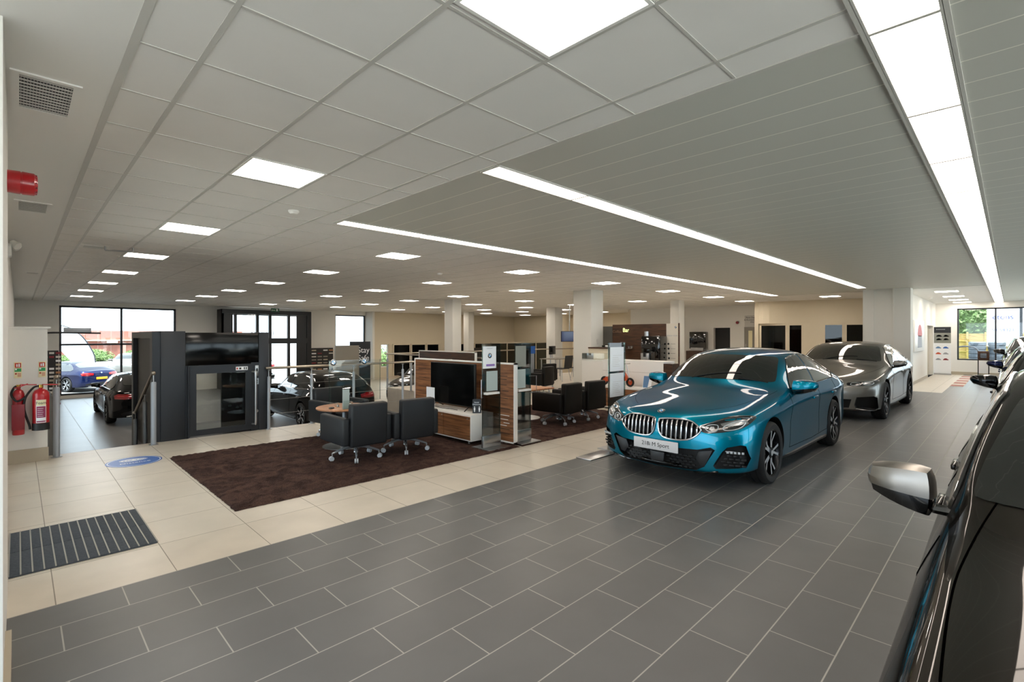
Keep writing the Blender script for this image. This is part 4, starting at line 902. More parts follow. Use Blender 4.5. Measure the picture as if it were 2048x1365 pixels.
for x, l in ((.0, 'fire extinguisher notice above the slim extinguisher'), (.22, 'fire extinguisher notice above the foam extinguisher')):
    t = thing('safety_sign', l, 'sign', (x, 8.747, 1.20), 0, 'extinguisher notices on the stub wall'); b = MB(); b.box(-.035, .035, -.003, 0, -.13, .07, bev=.001); b.build('plate', 'sign yellow', t)
    b = MB(); b.box(-.028, .028, -.005, -.003, .0, .06); b.build('red_panel', 'sign red', t); b = MB(); b.box(-.015, -.003, -.006, -.005, .012, .045); b.box(.004, .018, -.006, -.005, .01, .05); b.build('pictogram', 'paper', t)
    b = MB(); b.box(-.03, .03, -.005, -.003, -.05, -.008); b.build('green_panel', 'sign green', t)
    for k in range(2): b = MB(); b.lathe([(.010, 0), (.010, .002), (0, .002)], 14, 0, Matrix.Translation((-.018, -.0052, -.02-.055*k-.0)) @ Matrix.Rotation(R(90), 4, 'X')); b.build('symbol', ['paper', 'sign red'][k], t)
    b = MB()
    for k in range(4): b.box(-.004, .028, -.0055, -.003, -.075-.012*k, -.070-.012*k)
    b.build('text_lines', 'sign red', t)
# wayfinding floor sticker and entrance mat
t = thing('floor_sticker', 'oval blue social-distancing sticker on the beige floor', 'floor sticker', (1.05, 7.87, 0)); b = MB(); b.lathe([(.29, .0), (.29, .002), (0, .002)], 48); b.build('disc', 'sticker blue', t)
b = MB(); b.lathe([(.275, .0022), (.27, .0026), (.265, .0022)], 48); b.build('ring', 'paper', t)
b = MB(); b.prism([(.15*math.cos(2*PI*k/30), .09+.07*math.sin(2*PI*k/30)) for k in range(30)], .002, .003); b.build('oval', 'paper', t); text('lettering', 'Keep Your', .07, 'sticker blue', t, (0, .09, .0035), (0, 0, R(0)), .0003); text('lettering', 'Distance', .09, 'paper', t, (0, -.08, .003), (0, 0, 0), .0003)
M('mat fibre', '4b5158', .95, noise=.35, nscale=60, bump=.5); M('mat rib', '9a968c', .5)
t = thing('entrance_mat', 'charcoal ribbed entrance mat set by the left wall', 'mat', (-.045, 4.64, 0)); n = 14
for j in range(2):
    b = MB(); b.box(0, .81, j*.515+.004, j*.515+.511, 0, .012, bev=.004); b.build('mat_panel', 'mat fibre', t)
b = MB()
for k in range(n+1): b.box(.81*k/n-.004, .81*k/n+.004, .004, 1.026, .010, .0145)
b.build('metal_strips', 'mat rib', t); b = MB()
for k in range(90): b.box(.81*k/90+.002, .81*k/90+.005, .006, 1.02, .011, .0135)
b.build('ribs', 'mat fibre', t)
# rugs with an uneven pile
def rug(x0, x1, y0, y1, label):
    rnd = random.Random(3); b = MB(); nx, ny = int((x1-x0)/.035), int((y1-y0)/.035); V = []
    for i in range(nx+1):
        V.append([])
        for j in range(ny+1):
            e = i in (0, nx) or j in (0, ny); xx = x0+(x1-x0)*i/nx+(rnd.uniform(-.006, .006)); yy = y0+(y1-y0)*j/ny+rnd.uniform(-.006, .006)
            V[i].append(b.bm.verts.new((xx, yy, .003 if e else .022+rnd.uniform(-.006, .006))))
    for i in range(nx):
        for j in range(ny): f = b.bm.faces.new((V[i][j], V[i+1][j], V[i+1][j+1], V[i][j+1])); f.smooth = True
    me_ = b.build('rug', 'brown shag'); me_.data.set_sharp_from_angle(angle=PI); return tag(me_, label, 'rug')
rug(1.40, 5.12, 4.97, 7.75, 'dark brown shaggy rug under the nearer grey chairs'); rug(5.16, 8.85, 4.97, 7.75, 'dark brown shaggy rug under the farther black chairs')
# ------------------------------------------------------------------ platform lift
t = thing('platform_lift', 'anthracite platform lift with a glazed door', 'lift', (1.42, 9.02, 0))
b = MB(); b.box(.101, .42, 0, 1.91, D, 1.67, bev=.006); b.build('mast_tower', 'anthracite', t)
b = MB(); b.box(.0, .10, .02, .20, D, 1.56); b.box(0, .10, 1.75, 1.9, D, 1.56); b.box(.0, .10, .02, 1.9, 1.56, 1.66); b.build('side_frame', ['anthracite', 'satin steel'], t); b = MB(); b.box(.06, .098, .205, 1.745, -.2, 1.555); b.build('side_panel', 'black plastic', t); b = MB(); b.box(.055, .098, .205, 1.745, D, -.205); b.build('kick_panel', 'satin steel', t)
b = MB(); b.box(.42, 1.64, 0, .05, 1.13, 1.65, bev=.003); b.build('upper_panel', 'black glass', t)
b = MB(); b.box(1.36, 1.48, -.01, .06, .9, 1.15); b.box(1.48, 1.64, -.015, .10, D, 1.655, bev=.003); b.box(.42, .46, -.005, .06, D, 1.13); b.box(1.36, 1.48, -.005, .05, D, .9); b.box(.46, 1.36, 0, .05, D, 0.0); b.box(1.60, 1.64, .1, 1.9, D, 1.60); b.box(.42, 1.64, 1.85, 1.9, 1.5, 1.65); b.box(.42, .46, 1.85, 1.9, D, 1.6); b.build('frame', 'anthracite', t)
d = MB(); d.box(.46, 1.36, -.03, .0, .03, .12); d.box(.46, 1.36, -.03, 0, 1.00, 1.13); d.box(.46, .56, -.03, 0, .12, 1.0); d.box(1.27, 1.36, -.03, 0, .12, 1.0); d = d.build('door', 'anthracite', t)
b = MB(); b.box(.56, 1.27, -.018, -.010, .12, 1.0); b.build('door_glass', 'clear glass', d)
b = MB(); b.tube(cr([(1.37, -.03, 1.0), (1.39, -.09, .99), (1.40, -.11, .93), (1.40, -.11, .2), (1.39, -.09, .13), (1.37, -.03, .12)], 4, False), .016, 12); b.build('door_handle', 'satin steel', d)
b = MB(); b.tube([(.455, -.045, .02), (.455, -.045, 1.12)], .014); b.build('hinge_rod', 'anthracite', d)
b = MB(); b.box(1.12, 1.30, -.034, -.03, 1.03, 1.09, 0); b.box(1.13, 1.15, -.036, -.034, 1.045, 1.075, 1); b.box(1.17, 1.2, -.036, -.034, 1.045, 1.075, 2); b.box(1.24, 1.255, -.036, -.034, 1.04, 1.08, 2); b.box(1.27, 1.285, -.036, -.034, 1.04, 1.08, 2); b.build('notice', ['paper', 'sign red', 'black text'], d)
b = MB(); b.box(1.42, 1.475, -.02, -.01, .92, 1.10, bev=.003); b.box(1.435, 1.46, -.024, -.02, 1.0, 1.05, 1); b.box(1.42, 1.475, -.02, -.01, .78, .88, 0); b.prism([(1.435, .83), (1.46, .83), (1.4475, .87)], .02, .024, 1, T=Matrix.Rotation(R(90), 4, 'X')); b.prism([(1.435, .82), (1.4475, .785), (1.46, .82)], .02, .024, 1, T=Matrix.Rotation(R(90), 4, 'X')); b.build('call_panel', ['satin steel', 'black text'], t)
b = MB(); b.lathe([(.028, 0), (.028, .006), (.014, .008), (.014, .004), (0, .004)], 20, 0, Matrix.Translation((1.445, -.012, .33)) @ Matrix.Rotation(R(90), 4, 'X')); b.build('key_switch', 'satin steel', t)
b = MB(); b.box(1.15, 1.6, .9, .95, -.04, 1.1); b.box(.46, 1.6, .06, 1.85, -.12, -.05); b.build('car_platform', 'black plastic', t)
# ------------------------------------------------------------------ balustrades
def post(x, y, z0, ztop, label, r=.025, stem=.14):
    t = thing('balustrade_post', label, 'post', (x, y, z0)); h = ztop-z0
    b = MB(); b.lathe([(r, .008), (r, h-stem), (r*.8, h-stem+.012), (0, h-stem+.012)], 16); b.build('post_tube', 'post grey', t)
    b = MB(); b.cyl((0, 0, h-stem), (0, 0, h-.01), .007); b.lathe([(.012, h-.03), (.03, h-.018), (0, h-.016)], 12); b.build('post_stem', 'satin steel', t)
    b = MB(); b.lathe([(.06, 0), (.06, .008), (0, .008)], 20); b.build('post_base', 'satin steel', t); return t
post(.36, 8.87, 0, 1.05, 'grey rail post at the top of the steps beside the fire extinguishers', .035); post(1.41, 8.87, 0, 1.05, 'grey rail post at the top of the steps left of the lift', .035)
post(1.43, 9.7, -.43, .68, 'middle grey rail post going down beside the lift', .03); post(1.43, 10.6, D, .30, 'lowest dark rail post beside the steps', .03)
b = MB(); b.tube([(1.41, 8.87, 1.055), (1.42, 8.98, 1.05), (1.43, 10.65, .27), (1.43, 10.78, .26)], .022, 12); b.ico((1.41, 8.87, 1.055), .03, 2); tag(b.build('handrail', 'brushed rail'), 'sloping steel handrail beside the lift', 'handrail')
b = MB(); b.tube([(.36, 8.87, 1.055), (.36, 9.0, 1.05), (.37, 10.65, .27), (.37, 10.78, .26)], .022, 12); b.ico((.36, 8.87, 1.055), .03, 2); tag(b.build('handrail', 'brushed rail'), 'sloping steel handrail behind the fire extinguisher wall', 'handrail')
tag(MB().box(.33, .345, 9.05, 10.5, -.6, .75).build('side_screen', 'anthracite'), 'dark side panel under the handrail by the stub wall', 'panel')
for x, l in ((3.05, 'grey post of the balustrade touching the lift'), (3.79, 'grey balustrade post second from the lift'), (4.61, 'grey balustrade post behind the back of the far chair'), (5.71, 'grey corner post of the balustrade before the walnut screen')): post(x, 8.98, 0, 1.03, l)
b = MB(); b.tube([(3.0, 8.98, 1.045), (7.0, 8.98, 1.045)], .022, 12); tag(b.build('handrail', 'brushed rail'), 'level steel handrail running from the lift to the walnut screen', 'handrail')
for k, z in enumerate((.25, .5, .75)): tag(MB().tube([(3.05, 8.98, z), (5.71, 8.98, z)], .003, 6).build('balustrade_wire', 'satin steel'), 'thin steel wire of the balustrade right of the lift, %s' % ['lowest', 'middle', 'upper'][k], 'wire', 'wires of the front balustrade')
for y, l in ((9.5, 'nearest'), (10.9, 'second'), (12.3, 'third'), (13.6, 'farthest')): post(8.1, y, 0, 1.03, 'dark post of the long balustrade behind the walnut screen, %s' % l, .03)
tag(MB().tube([(8.1, 9.2, 1.045), (8.1, 13.74, 1.045)], .022, 12).build('handrail', 'brushed rail'), 'long steel handrail running away behind the walnut screen', 'handrail')
for y, x0, x1, l in ((13.6, 8.1, 14.5, 'steel handrail at the far edge of the raised floor'),):
    tag(MB().tube([(x0, y, 1.045), (x1+6, y, 1.045)], .022, 12).build('handrail', 'brushed rail'), l, 'handrail')
    for k, x in enumerate((9.5, 11.0, 12.5, 14, 15.8, 17.5)): post(x, y, 0, 1.03, 'post of the far edge balustrade, %s from the left' % ['first', 'second', 'third', 'fourth', 'fifth', 'sixth'][k])
# ------------------------------------------------------------------ tub chairs
def tub_chair(name, label, mat, loc, rz, group):
    t = thing(name, label, 'chair', loc, rz, group)
    b = MB(); b.box(-.24, .24, -.20, .30, .24, .42, bev=.04, seg=3); b.build('seat', mat, t)
    b = MB(); b.box(-.245, .245, -.35, -.23, .23, .76, bev=.025, seg=3, T=Matrix.Rotation(R(3), 4, 'X')); b.build('backrest', mat, t)
    for s_ in (-1, 1): b = MB(); b.box(*sorted((s_*.245, s_*.335)), -.33, .33, .235, .575, bev=.025, seg=3); b.build('armrest', mat, t)
    b = MB(); b.lathe([(.028, .09), (.028, .15), (.04, .17), (.04, .20), (.022, .21), (.022, .25), (0, .25)], 20)
    b.lathe([(.0, .07), (.03, .075), (.028, .09)], 20); b.build('column', 'polished alloy', t)
    base = None
    for k in range(5):
        a = 2*PI*k/5+R(100); c, s_ = math.cos(a), math.sin(a); b = MB()
        b.tube([(c*.02, s_*.02, .15), (c*.12, s_*.12, .145), (c*.24, s_*.24, .115), (c*.30, s_*.30, .095)], [.022, .020, .015, .012], 8); b.cyl((c*.30, s_*.30, .10), (c*.30, s_*.30, .055), .009)
        base = b.build('base_leg', 'polished alloy', t); w = MB(); w.cyl((c*.31-s_*.022, s_*.31+c*.022, .029), (c*.31-s_*.004, s_*.31+c*.004, .029), .029, n=18); w.cyl((c*.31+s_*.022, s_*.31-c*.022, .029), (c*.31+s_*.004, s_*.31-c*.004, .029), .029, n=18); w.cyl((c*.31+s_*.02, s_*.31-c*.02, .03), (c*.31-s_*.02, s_*.31+c*.02, .03), .016, m=1); w.build('castor', ['castor grey', 'black'], base)
    return t
A = tub_chair('tub_chair', 'charcoal leather tub chair seen from behind, left one of the near pair on the rug', 'leather', (3.11, 6.00, .018), 0, 'tub chairs on the near rug')
dup(A, (3.81, 5.93, .018), R(-4), 'charcoal leather tub chair seen from behind, next to the television cabinet')
dup(A, (3.60, 7.50, .018), R(186), 'charcoal leather tub chair facing the camera beyond the round table')
B_ = tub_chair('tub_chair', 'black leather tub chair, left one of the pair left of the teal car', 'dark leather', (6.93, 5.80, .018), R(2), 'tub chairs beyond the walnut screen')
dup(B_, (7.66, 5.80, .018), R(-4), 'black leather tub chair closest to the teal car'); dup(B_, (10.4, 9.4, 0), R(8), 'black tub chair just left of the white column, front one'); dup(B_, (11.6, 10.3, 0), R(-8), 'black tub chair partly behind the white column'); dup(B_, (6.35, 7.42, .018), R(180), 'black tub chair behind the cherry tabletop, facing the camera')
M('frosted', 'b4c0bc', .25)
# tables
t = thing('round_table', 'round cherry-topped meeting table between the near chairs', 'table', (3.33, 6.76, .02))
b = MB(); b.lathe([(0, .535), (.37, .535), (.385, .545), (.385, .56), (.375, .565), (0, .565)], 48); b.build('table_top', 'light cherry', t); b = MB(); b.cyl((0, 0, .01), (0, 0, .54), .03, n=20); b.build('pedestal', 'post grey', t); b = MB(); b.lathe([(.30, .0), (.30, .008), (0, .02)], 40); b.build('base', 'satin steel', t)
t = thing('mouse', 'black computer mouse on the round table', 'mouse', (3.08, 6.64, .586)); b = MB(); b.ico((0, 0, .012), .032, 2, 0, (1.3, .9, .5)); b.build('shell', 'black gloss', t)
t = thing('table_screen', 'clear acrylic divider with two blue and white roundels on the round table', 'screen', (3.33, 6.78, .586)); b = MB(); b.box(-.22, .58, -.004, .004, .05, .66); b.build('panel', 'clear glass', t)
for x in (-.22, .58): b = MB(); b.box(x-.003, x+.003, -.005, .005, .05, .66); b.build('edge', 'edge glass', t)
for x in (-.16, .32): roundel(t, (x, -.005, .635), (R(90), 0, 0), .045)
b = MB(); b.box(-.12, -.08, -.04, .04, 0, .06, bev=.004); b.box(.08, .12, -.04, .04, 0, .06, bev=.004); b.build('foot', 'clear glass', t)
t = thing('leaflet_holder', 'small clear acrylic leaflet holder standing on the round table', 'leaflet holder', (3.22, 6.50, .586)); b = MB(); b.box(-.055, .055, 0, .004, 0, .28); b.box(-.055, .055, -.045, -.041, 0, .12); b.box(-.055, .055, -.045, .004, 0, .004); b.build('holder', 'clear glass', t); b = MB(); b.box(-.05, .05, -.006, -.003, .005, .27); b.build('sheet', 'frosted', t)
t = thing('meeting_table', 'cherry table behind the pair of black chairs', 'table', (6.9, 6.62, .02)); b = MB(); b.box(-.7, .5, -.35, .35, .545, .575, bev=.008); b.build('table_top', 'light cherry', t); b = MB(); b.cyl((0, 0, .01), (0, 0, .55), .035); b.build('pedestal', 'post grey', t); b = MB(); b.lathe([(.32, .0), (.32, .01), (0, .02)], 32); b.build('base', 'satin steel', t)
# ------------------------------------------------------------------ walnut screen, cabinet, television
def walnut_screen(x, y0, y1, label, mat, z1=1.2, slots=True):
    t = thing('room_divider', label, 'room divider', (x, y0, 0)); L = y1-y0
    b = MB(); b.box(-.012, .05, .0, .022, .03, z1); b.box(-.012, .05, L-.022, L, .03, z1); b.box(-.012, .05, 0, L, z1-.022, z1); b.box(-.012, .05, 0, L, .03, .05); b.build('frame', 'white lacquer', t)
    b = MB(); b.box(0, .04, .022, L-.022, .05, z1-.022); b.build('panel', mat, t)
    for y in (.3, L-.3): b = MB(); b.cyl((.02, y, 0), (.02, y, .04), .02); b.build('foot', 'satin steel', t)
    if slots:
        rnd = random.Random(5); k = 0
        for z in [1.0, .95, .87, .78, .67, .52, .42, .36, .31, .27, .22, .15]:
            ln = rnd.uniform(.12, .4); y = rnd.uniform(.1, .18); b = MB(); b.box(-.002, .0, y, y+ln, z, z+.008); b.build('slot', 'white lacquer' if .25 < z < .44 else 'black', t)
        for z in (1.02, .86, .7): b = MB(); b.box(-.002, .0, L-.35, L-.12, z, z+.006); b.build('slot', 'black', t)
walnut_screen(5.10, 5.06, 7.62, 'walnut room divider with white edges behind the television', 'walnut')
walnut_screen(7.9, 9.2, 11.6, 'darker walnut room divider farther back, above the first one', 'dark walnut', slots=False)
t = thing('tv_cabinet', 'low white cabinet with walnut doors under the television', 'cabinet', (4.62, 5.48, .02)); b = MB(); b.box(0, .44, 0, 1.9, .05, .43, bev=.003); b.build('body', 'white lacquer', t)
for k in range(3):
    b = MB(); b.box(-.012, 0, .015+k*.625, .625*(k+1), .07, .405); d = b.build('door', 'walnut', t); q = MB(); q.lathe([(.009, 0), (.009, .01), (0, .012)], 14, 0, Matrix.Translation((-.012, .06+k*.625 if k != 1 else .07+k*.6, .375)) @ Matrix.Rotation(R(-90), 4, 'Y')); q.build('knob', 'satin steel', d)
for y in (.1, 1.8): b = MB(); b.cyl((.05, y, 0), (.05, y, .055), .015); b.cyl((.38, y, 0), (.38, y, .055), .015); b.build('foot', 'satin steel', t)
t = thing('television', 'large black flat-screen television standing on the white cabinet', 'television', (4.88, 6.24, .45), R(0)); b = MB(); b.box(-.02, .02, -.56, .56, .06, .72, bev=.004); b.build('casing', 'black', t); b = MB(); b.box(-.0215, -.02, -.55, .55, .075, .71); b.build('screen', 'black glass', t)
for y in (-.42, .42): b = MB(); b.tube([(-.12, y-.02, .008), (0, y, .07), (.12, y-.02, .008)], .008); b.build('stand_foot', 'black', t)
tag(MB().box(4.72, 4.725, 6.50, 6.72, .452, .77).build('white_card', 'paper'), 'plain white card leaning at the left end of the white cabinet', 'card')
b = MB(); b.tube(cr([(-.08, .5, .01), (-.1, .3, .01), (-.13, .1, .012), (-.09, -.1, .01), (-.1, -.25, .01)], 4, False), .005); tag(b.build('cable', 'black', loc=(4.88, 6.24, .45)), 'black cable lying on the white cabinet under the television', 'cable')
t = thing('notice_stand', 'small dark social distancing notice standing on the white cabinet', 'notice', (4.82, 5.58, .452), R(-42)); b = MB(); b.prism([(-.065, 0), (.065, 0), (0, .08)], 0, .205, 0); b.build('body', 'anthracite', t); text('lettering', 'Social\nDistancing', .030, 'paper', t, (-.005, -.0012, .145), (R(90), 0, 0), .0005)
for s_ in (-1, 1): b = MB(); b.ico((s_*.035, -.002, .092), .009, 1, 0, (1, .2, 1)); b.box(s_*.035-.011, s_*.035+.011, -.003, -.001, .045, .08); b.box(s_*.035-.007, s_*.035+.007, -.003, -.001, .02, .05); b.build('pictogram', 'paper', t)
# ------------------------------------------------------------------ glass display stands
def stand(x, y, w, h, label, rz=0, poster=None, baseh=.10, bw=.42, bd=.36):
    t = thing('display_stand', label, 'display stand', (x, y, .02), rz); b = MB(); b.box(-bw/2, bw/2, -bd/2, bd/2, 0, .012); b.box(-w/2, w/2, -.02, .02, .012, .012+baseh+.06, bev=.002); b.build('base', 'satin steel', t)
    b = MB(); b.box(-w/2, w/2, -.004, .004, .012, h); b.build('glass_panel', 'clear glass', t); b = MB(); b.box(w/2-.004, w/2+.004, -.006, .006, .012, h); b.box(-w/2-.003, -w/2+.003, -.005, .005, .1, h); b.build('glass_edge', 'edge glass', t); return t
t = stand(4.76, 5.2, .34, 1.47, 'clear glass display stand with a white roundel poster, left of the walnut screen end')
b = MB(); b.box(-.165, .08, -.015, -.006, 1.12, 1.43); p = b.build('poster', 'paper', t); roundel(p, (-.045, -.016, 1.30), (R(90), 0, 0), .038); M('lilac', '8a6bb0', .5); b = MB(); b.box(-.11, .05, -.017, -.015, 1.15, 1.18); b.build('poster_band', 'lilac', p); text('lettering', 'WHERE NEXT', .018, 'post grey', p, (-.045, -.016, 1.40), (R(90), 0, 0), .0003)
b = MB(); b.box(-.10, .11, -.012, -.006, .80, 1.08); b.build('leaflet_pocket', 'frosted', t); b = MB(); b.box(-.15, .10, -.07, -.006, .755, .785, bev=.003); b.build('shelf', 'white lacquer', t)
b = MB(); b.tube([(-.17, -.008, .97), (-.24, -.06, .97), (-.24, -.06, .72), (-.17, -.02, .72)], .005); b.build('bracket', 'chrome', t)
t = stand(5.36, 5.16, .34, 1.47, 'clear glass display stand with a grey board, right of the walnut screen end')
M('grey board', '8d8f86', .6); b = MB(); b.box(-.16, .06, -.014, -.006, 1.12, 1.43); b.build('poster', 'grey board', t); b = MB(); b.box(-.14, .05, -.012, -.006, .80, 1.08); b.build('leaflet_pocket', 'frosted', t); b = MB(); b.box(-.15, .12, -.07, -.006, .755, .785, bev=.003); b.build('shelf', 'white lacquer', t); b = MB(); b.tube([(.13, -.008, .97), (.24, -.06, .97), (.24, -.06, .72), (.13, -.02, .72)], .005); b.build('bracket', 'chrome', t)
t = stand(6.03, 3.95, .42, 1.50, 'clear glass display stand with two white sheets beside the teal coupe'); t.location.z = 0
for z0, z1 in ((1.10, 1.44), (.74, 1.07)):
    b = MB(); b.box(-.18, .16, -.014, -.006, z0, z1); p = b.build('sheet', 'paper', t); b = MB(); b.box(-.12, .13, -.0155, -.014, z1-.12, z1-.117)
    for k in range(6): b.box(-.13, .02+.02*(k % 3), -.0155, -.014, z1-.15-.025*k, z1-.146-.025*k)
    b.build('print_lines', 'grid', p)
b = MB(); b.box(-.2, .1, -.016, -.006, 1.44, 1.50); b.build('header', 'post grey', t)
b = MB(); b.box(5.18, 5.75, 3.78, 4.02, .0, .012, bev=.003); tag(b.build('base_plate', 'satin steel'), 'flat steel base plate on the floor at the teal coupe nose', 'base plate')
# ------------------------------------------------------------------ coffee bar
t = thing('back_bar', 'brown walnut back wall of the coffee bar with a neon sign', 'back bar', (12.6, 6.56, 0)); b = MB(); b.box(0, .08, 0, 1.84, 0, 1.93); b.build('panel', 'bar walnut', t)
b = MB(); b.box(-.01, .35, 1.84, 2.26, .9, 1.88); b.build('side_cabinet', 'post grey dark', t) if 'post grey dark' in MATS else b.build('side_cabinet', M('post grey dark', '5b5852', .5), t)
M('neon', 'e8f0a0', emit=.9, ecol=(.80, .92, .40)); M('neon off', '8a6a52', .4)
text('neon_lettering', 'Bar', .17, 'neon', t, (-.02, 1.37, 1.76), (R(90), 0, R(-90)), .004, sx=.9); text('sign_lettering', 'Coffee', .115, 'neon off', t, (-.02, 1.67, 1.72), (R(90), 0, R(-90)), .004)
t = thing('bar_counter', 'back counter of the coffee bar with walnut front', 'counter', (11.99, 6.5, 0)); b = MB(); b.box(0, .6, 0, 1.9, .88, .91); b.build('worktop', 'white lacquer', t); b = MB(); b.box(.02, .6, 0, 1.9, 0, .88); b.build('body', 'bar walnut', t); b = MB(); b.box(-.005, .02, 1.0, 1.88, .4, .86); b.build('door', 'cream wall', t)
t = thing('coffee_machine', 'tall black coffee machine with silver tray on the bar counter', 'coffee machine', (12.2, 6.85, .91)); b = MB(); b.box(-.15, .3, -.26, .26, .0, .68, bev=.01); b.build('body', 'black gloss', t); b = MB(); b.box(-.22, -.14, 0, .24, 0, .22, bev=.006); b.build('drip_tray', 'satin steel', t); b = MB(); b.box(-.23, -.2, .08, .16, .12, .24); b.build('spout', 'black', t)
t = thing('wall_fitting', 'small steel wall fitting left of the coffee machine', 'wall fitting', (12.58, 7.25, 1.62)); b = MB(); b.cyl((0, 0, -.08), (0, 0, .10), .07); b.cyl((0, 0, -.12), (0, 0, -.08), .04, .06); b.build('body', 'satin steel', t)
for k, (y, z) in enumerate(((8.04, 1.35), (7.95, 1.35), (7.79, 1.24), (7.70, 1.24))): b = MB(); b.lathe([(.025, 0), (.035, .06), (.03, .062), (0, .01)], 16); tag(b.build('glass_cup', 'satin steel', loc=(12.52, y, z)), 'small cup on the coffee bar wall, %s' % ['leftmost', 'second from the left', 'third from the left', 'rightmost'][k], 'cup', 'cups on the coffee bar wall')
M('menu paper', 'd9d2c4', .6)
t = thing('menu_board', 'tall white menu banner with a column of round pictures right of the bar', 'banner', (12.5, 6.27, 0)); b = MB(); b.box(0, .03, 0, .34, .05, 1.93); b.build('board', 'menu paper', t); b = MB(); b.box(-.002, .035, -.03, 0, .05, 1.94); b.build('side_edge', 'bar walnut', t)
for k in range(8): b = MB(); b.lathe([(.028, 0), (.028, .004), (0, .004)], 14, 0, Matrix.Translation((0, .28-.006*k, 1.38-.13*k)) @ Matrix.Rotation(R(-90), 4, 'Y')); b.build('picture_dot', 'black text', t); b = MB(); b.box(-.002, 0, .08, .22, 1.378-.13*k, 1.384-.13*k); b.build('menu_line', 'black text', t)
roundel(t, (-.002, .07, 1.83), (R(90), 0, R(-90)), .03); text('lettering', 'DESIGN YOUR', .05, 'post grey', t, (-.002, .18, 1.60), (R(90), 0, R(-90)), .0005)
t = thing('service_counter', 'white service counter with a horizontal groove in front of the bar', 'counter', (9.8, 5.25, 0)); b = MB(); b.box(0, .5, 0, 1.56, 0, 1.04, bev=.003); b.build('body', 'white lacquer', t); b = MB(); b.box(-.004, 0, 0, 1.56, .78, .79); b.box(-.004, 0, 0, 1.56, .40, .406); b.build('groove', 'grid', t); b = MB(); b.box(0, .3, -.2, 0, 0, 1.0); b.build('end_panel', 'dark walnut', t)
t = thing('low_cabinet', 'low walnut cabinet with white top under the orange balance bike', 'cabinet', (9.15, 5.2, 0)); b = MB(); b.box(0, .5, 0, 1.36, .46, .49); b.build('top', 'white lacquer', t); b = MB(); b.box(.01, .5, 0, 1.36, .06, .46); b.build('body', 'walnut', t); b = MB(); b.box(.0, .5, 0, 1.36, .04, .06); b.build('plinth', 'white lacquer', t)
t = thing('display_plinth', 'white plinth with a glass top beside the white column', 'plinth', (10.4, 7.23, 0)); b = MB(); b.box(0, .5, 0, .64, 0, .97); b.build('body', 'white lacquer', t); b = MB(); b.box(0, .5, 0, .64, .97, 1.15); b.build('glass_case', 'clear glass', t); b = MB(); b.box(-.02, 0, -.08, -.03, .1, 1.0); b.build('walnut_post', 'walnut', t)
t = thing('tall_counter', 'pale counter with a dark top between the column and the bar', 'counter', (11.45, 7.65, 0)); b = MB(); b.box(0, .5, 0, .8, 1.24, 1.28); b.build('worktop', 'dark walnut', t); b = MB(); b.box(.02, .48, 0, .8, 0, 1.24); b.build('body', 'cream wall', t)
for k in range(3): b = MB(); b.lathe([(.03, 0), (.045, .035), (.03, .05), (0, .05)], 14); tag(b.build('bowl', 'white lacquer' if k else 'black', loc=(11.65, 7.85+.11*(2-k), 1.281)), ['small black bowl on the dark counter top', 'white bowl in the middle on the dark counter top', 'white bowl nearest the bar on the dark counter top'][k], 'bowl')
for y in (8.0, 7.75):
    tag(MB().box(12.46, 12.6, y-.09, y+.09, (1.335 if y == 8.0 else 1.225), (1.35 if y == 8.0 else 1.24)).build('wall_shelf', 'chrome'), 'small shelf with cups on the coffee bar wall, %s' % ('left and higher' if y == 8.0 else 'right and lower'), 'shelf')
# orange balance bike
M('orange', 'c8512a', .4)
t = thing('balance_bike', 'orange child balance bike on the low walnut cabinet', 'balance bike', (9.4, 6.15, .49), R(-90)); b = MB(); b.prism(cr([(-.30, .18), (-.05, .22), (.12, .35), (.20, .30), (.28, .16), (.1, .10), (-.2, .08)], 4), -.03, .03, 0, T=Matrix.Rotation(R(90), 4, 'X'), smooth=True); b.build('frame', 'orange', t); text('lettering', 'BMW', .11, 'paper', t, (.0, -.032, .15), (R(90), 0, 0), .001); text('lettering', 'BMW', .11, 'paper', t, (.0, .032, .15), (R(90), 0, R(180)), .001)
for x in (-.33, .33): b = MB(); T = Matrix.Translation((x, 0, .10)) @ Matrix.Rotation(R(90), 4, 'X'); b.lathe([(.06, -.012), (.095, -.016), (.10, 0), (.095, .016), (.06, .012)], 24, 0, T); b.lathe([(.06, -.01), (0, -.01)], 24, 1, T); b.build('wheel', ['rubber', 'orange'], t)
b = MB(); b.tube([(.33, 0, .12), (.24, 0, .48)], .012); b.tube([(.24, -.14, .5), (.24, .14, .5)], .010); b.build('handlebar', 'satin steel', t); b = MB(); b.box(-.2, .0, -.04, .04, .26, .30, bev=.015); b.build('seat', 'black', t)
t = thing('brochure', 'small leaflet with a red and blue picture leaning on the white counter', 'brochure', (9.45, 5.45, .49)); b = MB(); b.box(0, .006, -.10, .10, 0, .26, T=Matrix.Rotation(R(12), 4, 'Y')); b.build('card', 'paper', t); M('pic blue', '5a7fa8', .5); b = MB(); b.quad([(-.002+.0, .09, .01), (-.002, -.02, .01), (.05, -.05, .25), (.05, .09, .25)]); b.build('picture', 'pic blue', t)
